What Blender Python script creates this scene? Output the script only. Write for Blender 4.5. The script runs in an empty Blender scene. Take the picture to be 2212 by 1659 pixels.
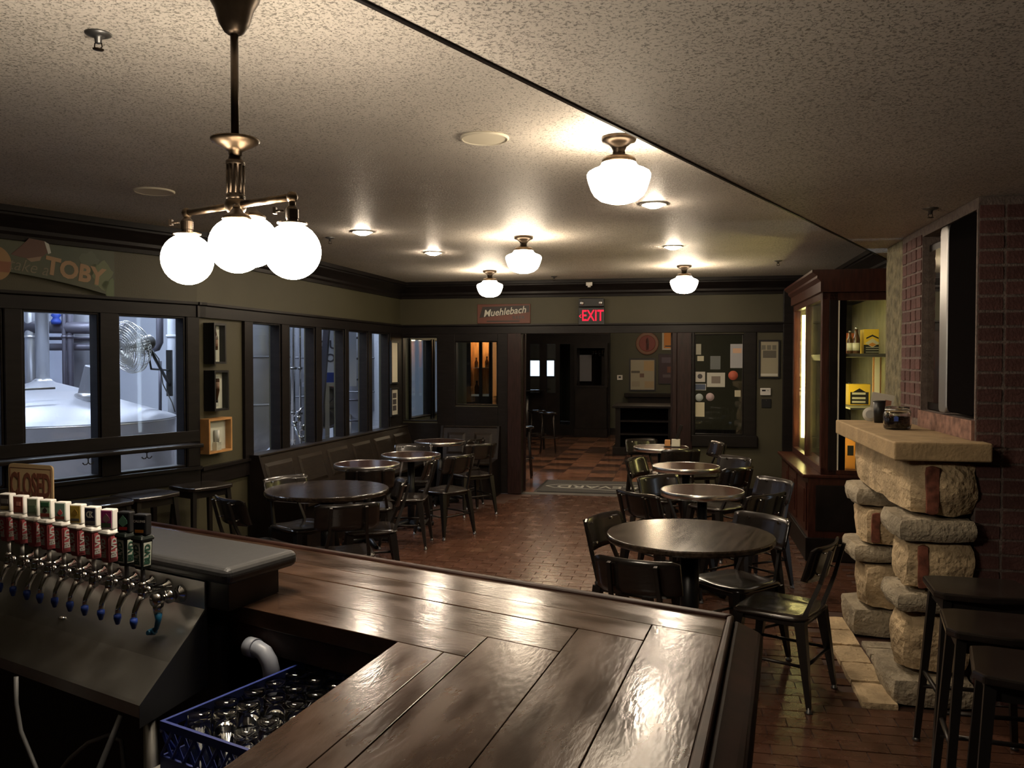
import bpy, math, random
from mathutils import Vector, Matrix, noise
random.seed(7)
SC = bpy.context.scene
COL = SC.collection
R = math.radians
# ---------------------------------------------------------------- camera, world, exposure
FPX = 1850.0; CX = 1106.0; CY = 829.5; EYE = 1.72
PITCH = math.atan(50.5 / FPX)
cam_d = bpy.data.cameras.new('camera'); cam = bpy.data.objects.new('camera', cam_d); COL.objects.link(cam)
cam.location = (0, 0, EYE); cam.rotation_euler = (math.pi / 2 - PITCH, 0, 0)
cam_d.sensor_width = 36; cam_d.sensor_fit = 'HORIZONTAL'; cam_d.lens = FPX / 2212 * 36; cam_d.clip_start = .02
SC.camera = cam
world = bpy.data.worlds.new('overcast'); SC.world = world; world.use_nodes = True
world.node_tree.nodes['Background'].inputs[0].default_value = (.72, .85, 1, 1)
world.node_tree.nodes['Background'].inputs[1].default_value = 2.5
SC.view_settings.view_transform = 'Standard'; SC.view_settings.look = 'None'
SC.view_settings.gamma = 1; SC.view_settings.use_curve_mapping = False
SC.view_settings.exposure = 0.30
SC.cycles.use_denoising = True
SC.cycles.max_bounces = 10; SC.cycles.transparent_max_bounces = 24; SC.cycles.transmission_bounces = 8
SC.cycles.caustics_reflective = False; SC.cycles.caustics_refractive = False
SC.cycles.sample_clamp_indirect = 4

GLOBE = 66.0          # radiance of the opal globes
SPOT = 330.0          # radiance of the recessed lamps
TUBE = 24.0           # tube in the display case
HALL = 115.0           # brewhouse strip lights
WARM = (1, .74, .46)

# ---------------------------------------------------------------- pixels to places
CAMP = Vector((0, 0, EYE)); FW_ = Vector((0, math.cos(PITCH), -math.sin(PITCH)))
UP_ = Vector((0, math.sin(PITCH), math.cos(PITCH))); RT_ = Vector((1, 0, 0))
def ray(px, py): return FW_ + RT_ * ((px - CX) / FPX) + UP_ * ((CY - py) / FPX)
def P(px, py, z=0.0):                     # the point of height z seen at a pixel
    d = ray(px, py); return CAMP + d * ((z - EYE) / d.z)
def PY(px, py, y):                        # the point at depth y seen at a pixel
    d = ray(px, py); return CAMP + d * (y / d.y)
def line_s(o, d, px, z=1.4):              # distance along a level line at which it crosses a pixel column
    w = Vector((o[0], o[1], z)) - CAMP; d = Vector((d[0], d[1], 0)); a = (px - CX) / FPX
    return (a * FW_.dot(w) - RT_.dot(w)) / (RT_.dot(d) - a * FW_.dot(d))
def z_at(x, y, py):                       # height at which the upright over (x, y) crosses a pixel row
    b = (CY - py) / FPX; w = Vector((x, y, 0)) - CAMP
    return (b * FW_.dot(w) - UP_.dot(w)) / (UP_.z - b * FW_.z)
class Fr:                                 # a wall: x along it (rightwards seen from the room), y into it, z up
    def __init__(s, o, ang): s.o = Vector((o[0], o[1], 0)); s.a = ang; s.d = Vector((math.cos(ang), math.sin(ang), 0)); s.n = Vector((-math.sin(ang), math.cos(ang), 0))
    def p(s, x, y=0, z=0): return s.o + s.d * x + s.n * y + Vector((0, 0, z))
    def s_(s, px, y=0, z=1.4): return line_s(s.p(0, y), s.d, px, z)
    def z_(s, x, py, y=0): q = s.p(x, y); return z_at(q.x, q.y, py)
def xsect(p, q, r, t):                    # crossing of plan lines pq and rt
    d1 = q - p; d2 = t - r; k = d1.x * d2.y - d1.y * d2.x
    a = ((r.x - p.x) * d2.y - (r.y - p.y) * d2.x) / k
    return Vector((p.x + d1.x * a, p.y + d1.y * a, p.z))

# ---------------------------------------------------------------- mesh builder
class MB:
    def __init__(s): s.v = []; s.f = []; s.sm = []
    def add(s, vs, fs, smooth=False):
        k = len(s.v); s.v += [tuple(v) for v in vs]; s.f += [tuple(i + k for i in f) for f in fs]; s.sm += [smooth] * len(fs); return s
    def box(s, x0, x1, y0, y1, z0, z1, M=None):
        vs = [Vector(c) for c in ((x0, y0, z0), (x1, y0, z0), (x1, y1, z0), (x0, y1, z0), (x0, y0, z1), (x1, y0, z1), (x1, y1, z1), (x0, y1, z1))]
        if M: vs = [M @ v for v in vs]
        return s.add(vs, [(3, 2, 1, 0), (4, 5, 6, 7), (0, 1, 5, 4), (1, 2, 6, 5), (2, 3, 7, 6), (3, 0, 4, 7)])
    def prism(s, poly, z0, z1, M=None):   # plan polygon, counter-clockwise
        n = len(poly); a = sum(poly[i][0] * poly[(i + 1) % n][1] - poly[(i + 1) % n][0] * poly[i][1] for i in range(n))
        if a < 0: poly = poly[::-1]
        vs = [Vector((p[0], p[1], z0)) for p in poly] + [Vector((p[0], p[1], z1)) for p in poly]
        if M: vs = [M @ v for v in vs]
        return s.add(vs, [tuple(range(n - 1, -1, -1)), tuple(range(n, 2 * n))] + [(i, (i + 1) % n, n + (i + 1) % n, n + i) for i in range(n)])
    def slab(s, poly, y0, y1, M=None):    # outline in x,z given depth in y
        n = len(poly); a = sum(poly[i][0] * poly[(i + 1) % n][1] - poly[(i + 1) % n][0] * poly[i][1] for i in range(n))
        if a < 0: poly = poly[::-1]
        vs = [Vector((p[0], y0, p[1])) for p in poly] + [Vector((p[0], y1, p[1])) for p in poly]
        if M: vs = [M @ v for v in vs]
        return s.add(vs, [tuple(range(n)), tuple(range(2 * n - 1, n - 1, -1))] + [(i, n + i, n + (i + 1) % n, (i + 1) % n) for i in range(n)])
    def extr(s, prof, x0, x1, M=None):    # outline in y,z drawn out along x
        n = len(prof)
        vs = [Vector((x0, p[0], p[1])) for p in prof] + [Vector((x1, p[0], p[1])) for p in prof]
        if M: vs = [M @ v for v in vs]
        return s.add(vs, [tuple(range(n - 1, -1, -1)), tuple(range(n, 2 * n))] + [(i, (i + 1) % n, n + (i + 1) % n, n + i) for i in range(n)])
    def tube(s, pts, r, n=8, smooth=True, rot=0.0):
        pts = [Vector(p) for p in pts]; rs = r if isinstance(r, (list, tuple)) else [r] * len(pts)
        vs = []; fs = []; up = None
        for i, p in enumerate(pts):
            t = (pts[min(i + 1, len(pts) - 1)] - pts[max(i - 1, 0)]).normalized()
            if up is None: up = Vector((0, 0, 1)) if abs(t.z) < .9 else Vector((0, 1, 0))
            a = t.cross(up).normalized(); b = a.cross(t).normalized(); up = b
            for k in range(n):
                q = 2 * math.pi * k / n + rot
                vs.append(p + (a * math.cos(q) + b * math.sin(q)) * rs[i])
        for i in range(len(pts) - 1):
            for k in range(n): fs.append((i * n + k, i * n + (k + 1) % n, (i + 1) * n + (k + 1) % n, (i + 1) * n + k))
        s.add(vs, fs, smooth)
        e = (len(pts) - 1) * n; k0 = len(s.v) - len(vs)
        s.f += [tuple(k0 + i for i in range(n - 1, -1, -1)), tuple(k0 + e + i for i in range(n))]; s.sm += [False, False]
        return s
    def lathe(s, prof, n=24, c=(0, 0, 0), smooth=True, M=None):   # prof: (radius, height), bottom to top or along
        vs = []; fs = []
        for r, z in prof:
            for k in range(n):
                q = 2 * math.pi * k / n; vs.append(Vector((c[0] + r * math.cos(q), c[1] + r * math.sin(q), c[2] + z)))
        if M: vs = [M @ v for v in vs]
        for i in range(len(prof) - 1):
            for k in range(n): fs.append((i * n + k, i * n + (k + 1) % n, (i + 1) * n + (k + 1) % n, (i + 1) * n + k))
        s.add(vs, fs, smooth)
        k0 = len(s.v) - len(vs); e = (len(prof) - 1) * n
        if prof[0][0] > 1e-5: s.f.append(tuple(k0 + i for i in range(n - 1, -1, -1))); s.sm.append(False)
        if prof[-1][0] > 1e-5: s.f.append(tuple(k0 + e + i for i in range(n))); s.sm.append(False)
        return s
    def rock(s, x0, x1, y0, y1, z0, z1, seed=0, amp=.02, cuts=5, round_=.25, M=None):
        rnd = Vector((seed * 3.1, seed * 1.7, seed * 5.3)); c = Vector(((x0 + x1) / 2, (y0 + y1) / 2, (z0 + z1) / 2)); h = Vector(((x1 - x0) / 2, (y1 - y0) / 2, (z1 - z0) / 2))
        n = cuts; idx = {}; vs = []
        def vid(i, j, k):
            if (i, j, k) not in idx:
                q = Vector((2 * i / n - 1, 2 * j / n - 1, 2 * k / n - 1)); m = max(h)
                l = q.length; e = q * (1 - round_ * max(0, l - 1.0) / .732)
                p = Vector((c.x + e.x * h.x, c.y + e.y * h.y, c.z + e.z * h.z))
                w = noise.noise_vector(p * 9 + rnd) * .6 + noise.noise_vector(p * 22 + rnd) * .4
                idx[(i, j, k)] = len(vs); vs.append(p + w * amp)
            return idx[(i, j, k)]
        fs = []
        for a in range(n):
            for b in range(n):
                fs += [(vid(a, b, 0), vid(a, b + 1, 0), vid(a + 1, b + 1, 0), vid(a + 1, b, 0)), (vid(a, b, n), vid(a + 1, b, n), vid(a + 1, b + 1, n), vid(a, b + 1, n)),
                       (vid(a, 0, b), vid(a + 1, 0, b), vid(a + 1, 0, b + 1), vid(a, 0, b + 1)), (vid(a, n, b), vid(a, n, b + 1), vid(a + 1, n, b + 1), vid(a + 1, n, b)),
                       (vid(0, a, b), vid(0, a, b + 1), vid(0, a + 1, b + 1), vid(0, a + 1, b)), (vid(n, a, b), vid(n, a + 1, b), vid(n, a + 1, b + 1), vid(n, a, b + 1))]
        if M: vs = [M @ v for v in vs]
        return s.add(vs, fs, False)
    def mesh(s, name, m):
        me = bpy.data.meshes.new(name); me.from_pydata(s.v, [], s.f); me.polygons.foreach_set('use_smooth', s.sm); me.update()
        if m is not None: me.materials.append(m)
        return me
    def build(s, name, m, parent=None, bevel=0, seg=2, kind=None, label=None):
        o = bpy.data.objects.new(name, s.mesh(name, m)); COL.objects.link(o)
        if parent is not None: o.parent = parent
        if bevel:
            b = o.modifiers.new('edge', 'BEVEL'); b.width = bevel; b.segments = seg; b.limit_method = 'ANGLE'; b.angle_limit = R(40)
        if kind: o['kind'] = kind
        if label: o['label'] = label
        return o
KIDS = {}
def link_mesh(name, me, parent=None, loc=(0, 0, 0), rz=0):
    o = bpy.data.objects.new(name, me); COL.objects.link(o); o.location = loc; o.rotation_euler = (0, 0, rz)
    if parent is not None: o.parent = parent
    return o
def thing(name, label, cat, loc=(0, 0, 0), rz=0, group=None, kind=None):
    o = bpy.data.objects.new(name, None); COL.objects.link(o); o.empty_display_size = .05
    o.location = loc; o.rotation_euler = (0, 0, rz)
    if label: o['label'] = label
    if cat: o['category'] = cat
    if group: o['group'] = group
    if kind: o['kind'] = kind
    return o
def tag(o, label, cat, group=None):
    o['label'] = label; o['category'] = cat
    if group: o['group'] = group
    return o
def kids(o): return [c for c in COL.objects if c.parent == o]
def dup(root, tree, loc=None, rz=None, label=None, group=None):
    """copy a thing; tree = [(part, [sub-parts])]"""
    r = root.copy(); COL.objects.link(r)
    if loc is not None: r.location = loc
    if rz is not None: r.rotation_euler = (0, 0, rz)
    if label: r['label'] = label
    if group: r['group'] = group
    for p, subs in tree:
        c = p.copy(); COL.objects.link(c); c.parent = r
        for q in subs:
            d = q.copy(); COL.objects.link(d); d.parent = c
    return r
def tree_of(root):
    return [(p, kids(p)) for p in kids(root)]
_txt = {}
def text_mesh(body, size=.1, depth=.002, bold=0.0, shear=0.0, align='CENTER', squeeze=1.0, spacing=1.0):
    key = (body, size, depth, bold, shear, align, squeeze, spacing)
    if key in _txt: return _txt[key]
    cu = bpy.data.curves.new('lettering', 'FONT'); cu.body = body; cu.size = size; cu.extrude = depth; cu.offset = bold * size; cu.shear = shear
    cu.align_x = align; cu.align_y = 'CENTER'; cu.space_character = spacing; cu.resolution_u = 3
    o = bpy.data.objects.new('lettering', cu); COL.objects.link(o)
    dg = bpy.context.evaluated_depsgraph_get(); me = bpy.data.meshes.new_from_object(o.evaluated_get(dg))
    bpy.data.objects.remove(o); bpy.data.curves.remove(cu)
    me.transform(Matrix.Diagonal((squeeze, 1, 1, 1)))
    _txt[key] = me; return me
def text(body, m, parent, loc, rot=(math.pi / 2, 0, 0), name='lettering', **k):
    me = text_mesh(body, **k).copy(); me.materials.clear(); me.materials.append(m)
    o = bpy.data.objects.new(name, me); COL.objects.link(o); o.location = loc; o.rotation_euler = rot
    if parent is not None: o.parent = parent
    return o

# ---------------------------------------------------------------- materials
def mat(name, col, rough=.5, metal=0.0, var=0.0, vscale=8.0, bump=0.0, bscale=40.0, spec=.5, coat=0.0, isle=0.0, stretch=None, ang=0.0, emit=None, estr=0.0, col2=None, rvar=0.0, trans=0.0, ior=1.45):
    m = bpy.data.materials.new(name); m.use_nodes = True; nt = m.node_tree; b = nt.nodes['Principled BSDF']
    L = nt.links.new; N = nt.nodes.new
    b.inputs['Base Color'].default_value = (*col, 1); b.inputs['Roughness'].default_value = rough; b.inputs['Metallic'].default_value = metal
    b.inputs['Specular IOR Level'].default_value = spec; b.inputs['Coat Weight'].default_value = coat; b.inputs['Coat Roughness'].default_value = .12
    b.inputs['Transmission Weight'].default_value = trans; b.inputs['IOR'].default_value = ior
    if emit: b.inputs['Emission Color'].default_value = (*emit, 1); b.inputs['Emission Strength'].default_value = estr
    if var or bump or isle or rvar or col2:
        tc = N('ShaderNodeTexCoord'); mp = N('ShaderNodeMapping'); L(tc.outputs['Object'], mp.inputs['Vector'])
        if stretch: mp.inputs['Scale'].default_value = stretch
        if ang:
            mp0 = N('ShaderNodeMapping'); mp0.inputs['Rotation'].default_value = (0, 0, ang); L(tc.outputs['Object'], mp0.inputs['Vector']); L(mp0.outputs[0], mp.inputs['Vector'])
        out = None
        c2 = col2 or tuple(max(0, c * (1 - var)) for c in col)
        c1 = col if col2 else tuple(min(1, c * (1 + var)) for c in col)
        if var or col2:
            nz = N('ShaderNodeTexNoise'); nz.inputs['Scale'].default_value = vscale; nz.inputs['Detail'].default_value = 4; L(mp.outputs[0], nz.inputs['Vector'])
            rp = N('ShaderNodeMapRange'); rp.inputs[1].default_value = .35; rp.inputs[2].default_value = .65; L(nz.outputs['Fac'], rp.inputs[0])
            mx = N('ShaderNodeMix'); mx.data_type = 'RGBA'; L(rp.outputs[0], mx.inputs[0]); mx.inputs[6].default_value = (*c2, 1); mx.inputs[7].default_value = (*c1, 1); out = mx.outputs[2]
            if rvar:
                rr = N('ShaderNodeMapRange'); rr.inputs[3].default_value = max(.02, rough - rvar); rr.inputs[4].default_value = rough + rvar; L(rp.outputs[0], rr.inputs[0]); L(rr.outputs[0], b.inputs['Roughness'])
        if isle:
            oi = N('ShaderNodeObjectInfo'); ge = N('ShaderNodeNewGeometry'); ad = N('ShaderNodeMath'); ad.operation = 'ADD'; L(oi.outputs['Random'], ad.inputs[0]); L(ge.outputs['Random Per Island'], ad.inputs[1])
            fr = N('ShaderNodeMath'); fr.operation = 'FRACT'; L(ad.outputs[0], fr.inputs[0])
            mr = N('ShaderNodeMapRange'); mr.inputs[3].default_value = 1 - isle; mr.inputs[4].default_value = 1 + isle; L(fr.outputs[0], mr.inputs[0])
            hs = N('ShaderNodeHueSaturation'); L(mr.outputs[0], hs.inputs['Value'])
            if out is not None: L(out, hs.inputs['Color'])
            else: hs.inputs['Color'].default_value = (*col, 1)
            out = hs.outputs[0]
        if out is not None: L(out, b.inputs['Base Color'])
        if bump:
            n2 = N('ShaderNodeTexNoise'); n2.inputs['Scale'].default_value = bscale; n2.inputs['Detail'].default_value = 3; L(mp.outputs[0], n2.inputs['Vector'])
            bp = N('ShaderNodeBump'); bp.inputs['Strength'].default_value = bump; bp.inputs['Distance'].default_value = .02; L(n2.outputs['Fac'], bp.inputs['Height']); L(bp.outputs[0], b.inputs['Normal'])
    return m
def lamp_mat(name, col, strength):
    m = bpy.data.materials.new(name); m.use_nodes = True; nt = m.node_tree; nt.nodes.clear()
    e = nt.nodes.new('ShaderNodeEmission'); e.inputs[0].default_value = (*col, 1); e.inputs[1].default_value = strength
    o = nt.nodes.new('ShaderNodeOutputMaterial'); nt.links.new(e.outputs[0], o.inputs[0]); return m
def pane_mat(name, tint=(.93, .96, .97), ior=1.5, gloss=(1, 1, 1)):
    m = bpy.data.materials.new(name); m.use_nodes = True; nt = m.node_tree; nt.nodes.clear(); N = nt.nodes.new; L = nt.links.new
    t = N('ShaderNodeBsdfTransparent'); t.inputs[0].default_value = (*tint, 1)
    g = N('ShaderNodeBsdfGlossy'); g.inputs['Roughness'].default_value = .02; g.inputs['Color'].default_value = (*gloss, 1)
    lw = N('ShaderNodeLayerWeight'); lw.inputs[0].default_value = .5; pw = N('ShaderNodeMath'); pw.operation = 'POWER'; pw.inputs[1].default_value = 5; L(lw.outputs['Facing'], pw.inputs[0])
    f = N('ShaderNodeMapRange'); r0 = ((ior - 1) / (ior + 1)) ** 2; f.inputs[3].default_value = r0; L(pw.outputs[0], f.inputs[0]); x = N('ShaderNodeMixShader'); o = N('ShaderNodeOutputMaterial')
    L(f.outputs[0], x.inputs[0]); L(t.outputs[0], x.inputs[1]); L(g.outputs[0], x.inputs[2]); L(x.outputs[0], o.inputs[0]); return m

def ceiling_mat():
    m = mat('knockdown plaster', (.50, .46, .40), .54)
    nt = m.node_tree; N = nt.nodes.new; L = nt.links.new; b = nt.nodes['Principled BSDF']
    tc = N('ShaderNodeTexCoord')
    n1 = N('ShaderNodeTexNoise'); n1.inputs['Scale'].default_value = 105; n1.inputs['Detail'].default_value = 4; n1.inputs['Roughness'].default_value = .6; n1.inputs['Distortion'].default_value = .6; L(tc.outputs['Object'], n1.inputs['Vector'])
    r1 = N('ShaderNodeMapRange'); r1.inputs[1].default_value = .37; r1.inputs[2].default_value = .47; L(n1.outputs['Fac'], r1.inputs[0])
    n2 = N('ShaderNodeTexNoise'); n2.inputs['Scale'].default_value = 1.3; n2.inputs['Detail'].default_value = 3; L(tc.outputs['Object'], n2.inputs['Vector'])
    r2 = N('ShaderNodeMapRange'); r2.inputs[1].default_value = .3; r2.inputs[2].default_value = .7; r2.inputs[3].default_value = .82; r2.inputs[4].default_value = 1; L(n2.outputs['Fac'], r2.inputs[0])
    mx = N('ShaderNodeMix'); mx.data_type = 'RGBA'; mx.inputs[6].default_value = (.26, .235, .20, 1); mx.inputs[7].default_value = (.70, .645, .575, 1); L(r1.outputs[0], mx.inputs[0])  # dark specks: shadow of the plaster relief mixed into the base colour
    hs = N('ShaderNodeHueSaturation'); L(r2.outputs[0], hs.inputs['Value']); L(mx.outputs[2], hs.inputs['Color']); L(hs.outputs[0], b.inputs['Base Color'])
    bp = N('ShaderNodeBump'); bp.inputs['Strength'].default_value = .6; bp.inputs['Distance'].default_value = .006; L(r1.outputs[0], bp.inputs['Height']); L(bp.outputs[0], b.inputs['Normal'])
    return m

M = {}
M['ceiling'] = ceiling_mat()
M['trim'] = mat('black brown painted wood', (.0085, .0065, .0062), .42, spec=.22, var=.25, vscale=5, stretch=(1, 1, 6))
M['trim_red'] = mat('dark mahogany', (.020, .009, .008), .4, spec=.25, var=.3, vscale=6, stretch=(8, 8, 1))
M['olive'] = mat('olive wall paint', (.052, .0465, .0245), .6, var=.06, vscale=2, bump=.08, bscale=120)
M['olive_dim'] = mat('dull green wall paint', (.062, .062, .036), .6, var=.06, vscale=2)
M['jamb_blue'] = mat('grey painted reveal', (.16, .18, .19), .5)
M['bar_a'] = mat('bar plank walnut', (.048, .026, .016), .19, var=.4, vscale=4, stretch=(1, 3.5, 3), ang=R(32), spec=.24, bump=.03, bscale=30, isle=.14, rvar=.05)
M['bar_b'] = mat('bar plank walnut crosswise', (.048, .026, .016), .19, var=.4, vscale=4, stretch=(3.5, 1, 3), ang=R(17), spec=.24, bump=.03, bscale=30, isle=.14, rvar=.05)
M['bar_edge'] = mat('bar edge mahogany', (.026, .011, .008), .45, spec=.14, var=.35, vscale=9)
M['bar_dark'] = mat('bar front dark wood', (.016, .010, .008), .45, var=.3, vscale=6)
M['ledge'] = mat('charcoal laminate', (.034, .034, .035), .42, var=.12, vscale=60)
M['steel'] = mat('brushed stainless', (.52, .52, .49), .34, 1.0, var=.12, vscale=4, rvar=.06)
M['chrome'] = mat('chrome', (.75, .74, .72), .10, 1.0)
M['steel_dark'] = mat('dull stainless', (.18, .18, .18), .4, .9)
M['black'] = mat('black plastic', (.008, .008, .009), .4)
M['matblack'] = mat('soot black', (.006, .005, .005), .9, spec=0.0)
M['white'] = mat('white plastic', (.62, .60, .56), .4)
M['pvc'] = mat('white pipe plastic', (.26, .28, .33), .4)
M['red_handle'] = mat('faded red handle plastic', (.30, .065, .07), .45)
M['dgreen'] = mat('bottle green', (.02, .07, .045), .5)
M['black_handle'] = mat('black green handle plastic', (.008, .012, .010), .35)
M['paperw'] = mat('off white paper', (.55, .53, .46), .7)
M['blue_rack'] = mat('blue rack plastic', (.014, .03, .19), .45)
M['blue_cap'] = mat('blue rubber cap', (.015, .045, .26), .5)
M['teal_cap'] = mat('teal blue plastic', (.01, .10, .20), .4)
M['hose'] = mat('grey hose', (.10, .10, .10), .5)
M['glass'] = mat('drinking glass', (.95, .97, .96), .02, trans=1.0)
M['pane'] = pane_mat('window glass')
M['pane_blue'] = pane_mat('window glass reflective', (.85, .89, .9), 1.6)
M['brass'] = mat('aged brass', (.075, .052, .032), .36, 1.0, var=.3, vscale=30)
M['bronze'] = mat('dark bronze', (.055, .040, .028), .36, .9, var=.25, vscale=20)
M['globe'] = lamp_mat('opal globe lit', (1, .85, .66), GLOBE)
M['shade'] = lamp_mat('schoolhouse shade lit', (1, .82, .60), GLOBE * .56)
M['spot'] = lamp_mat('recessed lamp lit', (1, .82, .62), SPOT)
M['tube'] = lamp_mat('yellow tube lit', (1, .80, .27), TUBE)
M['strip'] = lamp_mat('brewhouse strip lit', (.80, .86, 1), HALL)
M['exit_red'] = lamp_mat('exit letters lit', (1, .018, .045), 1.3)
M['chair_wood'] = mat('dark lacquered ply', (.015, .012, .0105), .22, var=.3, vscale=7, stretch=(2, 12, 12), coat=.3)
M['chair_seat'] = mat('black brown seat', (.018, .014, .012), .2, var=.3, vscale=7, coat=.3)
M['chair_steel'] = mat('gunmetal frame', (.040, .035, .032), .38, .75)
M['table_wood'] = mat('dark oak table top', (.030, .021, .015), .2, var=.45, vscale=4, stretch=(11, 1.0, 10), ang=R(25), rvar=.02)
M['table_red'] = mat('reddish plank table top', (.055, .025, .015), .2, var=.35, vscale=4, stretch=(3, 14, 10), coat=.4)
M['band'] = mat('aluminium table band', (.72, .71, .68), .26, 1.0)
M['bench'] = mat('bench stained oak', (.015, .010, .007), .42, spec=.25, var=.3, vscale=5, stretch=(2, 2, 10))
M['cab'] = mat('mahogany cabinet', (.042, .012, .008), .28, var=.35, vscale=5, stretch=(10, 10, 1.2))
M['cab_dark'] = mat('dark mahogany cabinet', (.010, .007, .006), .45, spec=.2, var=.3, vscale=5)
M['brick'] = mat('red brick', (.095, .042, .037), .85, var=.2, vscale=14, bump=.3, bscale=70, isle=.18)
M['mortar'] = mat('grey mortar', (.155, .12, .105), .95, var=.2, vscale=30, bump=.4, bscale=90)
M['stone'] = mat('buff limestone', (.50, .38, .23), .9, var=.22, vscale=6, bump=.8, bscale=38, isle=.12)
M['stone_grey'] = mat('grey limestone slab', (.34, .29, .21), .9, var=.25, vscale=8, bump=.8, bscale=45, isle=.12)
M['mantel'] = mat('sawn sandstone', (.38, .27, .145), .8, var=.14, vscale=9, bump=.25, bscale=60)
M['rust'] = mat('rust red stain', (.19, .065, .04), .85, var=.4, vscale=25)
M['plaster'] = mat('rough stone plaster', (.17, .15, .09), .9, var=.4, vscale=14, bump=1, bscale=24)
M['paver'] = mat('red clay paver', (.085, .038, .023), .25, var=.14, vscale=7, bump=.03, bscale=50, isle=.12, rvar=.04)
M['grout'] = mat('dark grout', (.058, .028, .019), .6)
M['tile'] = mat('terracotta floor tile', (.24, .12, .075), .17, var=.15, vscale=5, isle=.2, rvar=.03)
M['tile_dark'] = mat('dark floor tile', (.085, .05, .040), .17, var=.15, vscale=5, isle=.3, rvar=.03)
M['gloss_black'] = mat('gloss black lacquer', (.010, .010, .011), .12)
M['mat_grey'] = mat('grey door mat', (.055, .055, .055), .9, var=.2, vscale=90)
M['mirror'] = mat('mirror glass', (.75, .75, .72), .03, 1.0)
M['silver'] = mat('silver edging', (.40, .40, .40), .35, .8)
M['gold'] = mat('pale gold letters', (.55, .45, .25), .5)
M['greyl'] = mat('light grey print', (.40, .40, .37), .6)
M['dark_print'] = mat('dark print', (.05, .045, .05), .6)
M['orange'] = mat('orange print', (.62, .25, .05), .6)
M['yellow'] = mat('yellow print', (.75, .50, .04), .6)
M['hallwall'] = mat('brewhouse wall panels', (.34, .37, .46), .4, .25, var=.12, vscale=1.2)
M['hallwhite'] = mat('brewhouse white wall', (.62, .66, .74), .6)
M['hallfloor'] = mat('brewhouse floor', (.20, .19, .20), .5)
M['tank'] = mat('tank stainless', (.62, .63, .66), .30, .85, var=.06, vscale=3)
M['ferm'] = mat('fermenter steel', (.48, .50, .56), .30, .45, var=.06, vscale=3)
M['tank_white'] = mat('tank satin steel', (.24, .25, .285), .42, .5)
M['pipe_dark'] = mat('dark pipe', (.10, .10, .13), .45, .5)
M['amber'] = mat('brown bottle glass', (.05, .018, .006), .12)
M['pine'] = mat('honey pine', (.52, .25, .09), .5, var=.25, vscale=5, stretch=(8, 8, 1))
M['boxwood'] = mat('light wooden frame', (.42, .22, .08), .45, var=.2, vscale=8)
M['cream'] = mat('cream backing', (.78, .72, .58), .8)
M['boards'] = mat('grey green boards', (.20, .18, .11), .6, var=.15, vscale=5)
def cmat(name, c, r=.55): 
    if name not in M: M[name] = mat(name, c, r)
    return M[name]
# ---------------------------------------------------------------- the room
ZC, ZS, ZH, ZHT, ZCB = 2.74, 2.53, 2.07, 2.19, 2.53      # ceiling, soffit, header underside, header top, crown underside
NW = Fr((-3.408, 5.70), R(55.0))
sk = NW.s_(427); K = NW.p(sk)
C1 = PY(865, 779, 11.36); C1.z = 0
fa = math.atan2(C1.y - K.y, C1.x - K.x); LW = Fr((K.x, K.y), fa); lenL = (C1 - K).length
BA = R(-11.0); BW = Fr((C1.x, C1.y), BA)
UF = R(11.1)                                             # depth direction of the fireplace and the cabinet
uF = Vector((math.sin(UF), math.cos(UF), 0)); vF = Vector((math.cos(UF), -math.sin(UF), 0))
F0 = Vector((1.88, 4.20, 0))
CB0 = Vector((2.544, 7.33, 0))                            # near front corner of the display cabinet
rw0 = CB0 + vF * .74                                      # right wall line
C2 = xsect(BW.p(0), BW.p(1), rw0, rw0 + uF)
lenB = (C2 - BW.p(0)).length
TH = .11
S_START = -4.6
def wall(name, F, s0, s1, holes, z1=ZC, m='olive', th=TH):
    """wall slab from s0 to s1 with openings (a, b, z0, z1)"""
    mb = MB(); cuts = sorted({s0, s1} | {h[0] for h in holes} | {h[1] for h in holes})
    for a, b in zip(cuts, cuts[1:]):
        hs = sorted((h[2], h[3]) for h in holes if h[0] <= a + 1e-6 and h[1] >= b - 1e-6)
        z = 0
        for h0, h1 in hs:
            if h0 > z: mb.box(a, b, 0, th, z, h0)
            z = h1
        if z < z1: mb.box(a, b, 0, th, z, z1)
    o = mb.build(name, M[m], kind='structure'); o.location = F.o; o.rotation_euler = (0, 0, F.a); return o
def fixed(name, F, mb, m, bevel=0, parent=None):
    o = mb.build(name, M[m] if isinstance(m, str) else m, bevel=bevel, kind='structure'); o.location = F.o; o.rotation_euler = (0, 0, F.a); return o

ZW0, ZW1 = .87, 2.07
nw_px = [(-170, 6), (47, 214), (253, 399)]
nw_win = [(NW.s_(a), NW.s_(b)) for a, b in nw_px]
lw_px = [(541, 604), (620, 678), (690, 741), (749, 792), (799, 838)]
lw_win = [(LW.s_(a), LW.s_(b)) for a, b in lw_px]
wall('wall_left', NW, S_START, sk, [(a, b, ZW0, ZW1) for a, b in nw_win])
wall('wall_left', LW, 0, lenL, [(a, b, .85, ZW1) for a, b in lw_win])
bx = lambda px: BW.s_(px)
wA = (bx(870), bx(946)); wB = (bx(984), bx(1076)); op = (bx(1127), bx(1452)); wC = (bx(1500), bx(1606))
wall('wall_back', BW, -.3, lenB + .3, [(wA[0], wA[1], .92, 2.03), (wB[0], wB[1], 1.14, 1.97), (op[0], op[1], 0, ZH), (wC[0], wC[1], .80, 2.05)], m='olive')
RWF = Fr((C2.x, C2.y), math.atan2(-uF.y, -uF.x))          # right wall, x towards the camera
wall('wall_right', RWF, -.1, 4.15, [])
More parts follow.
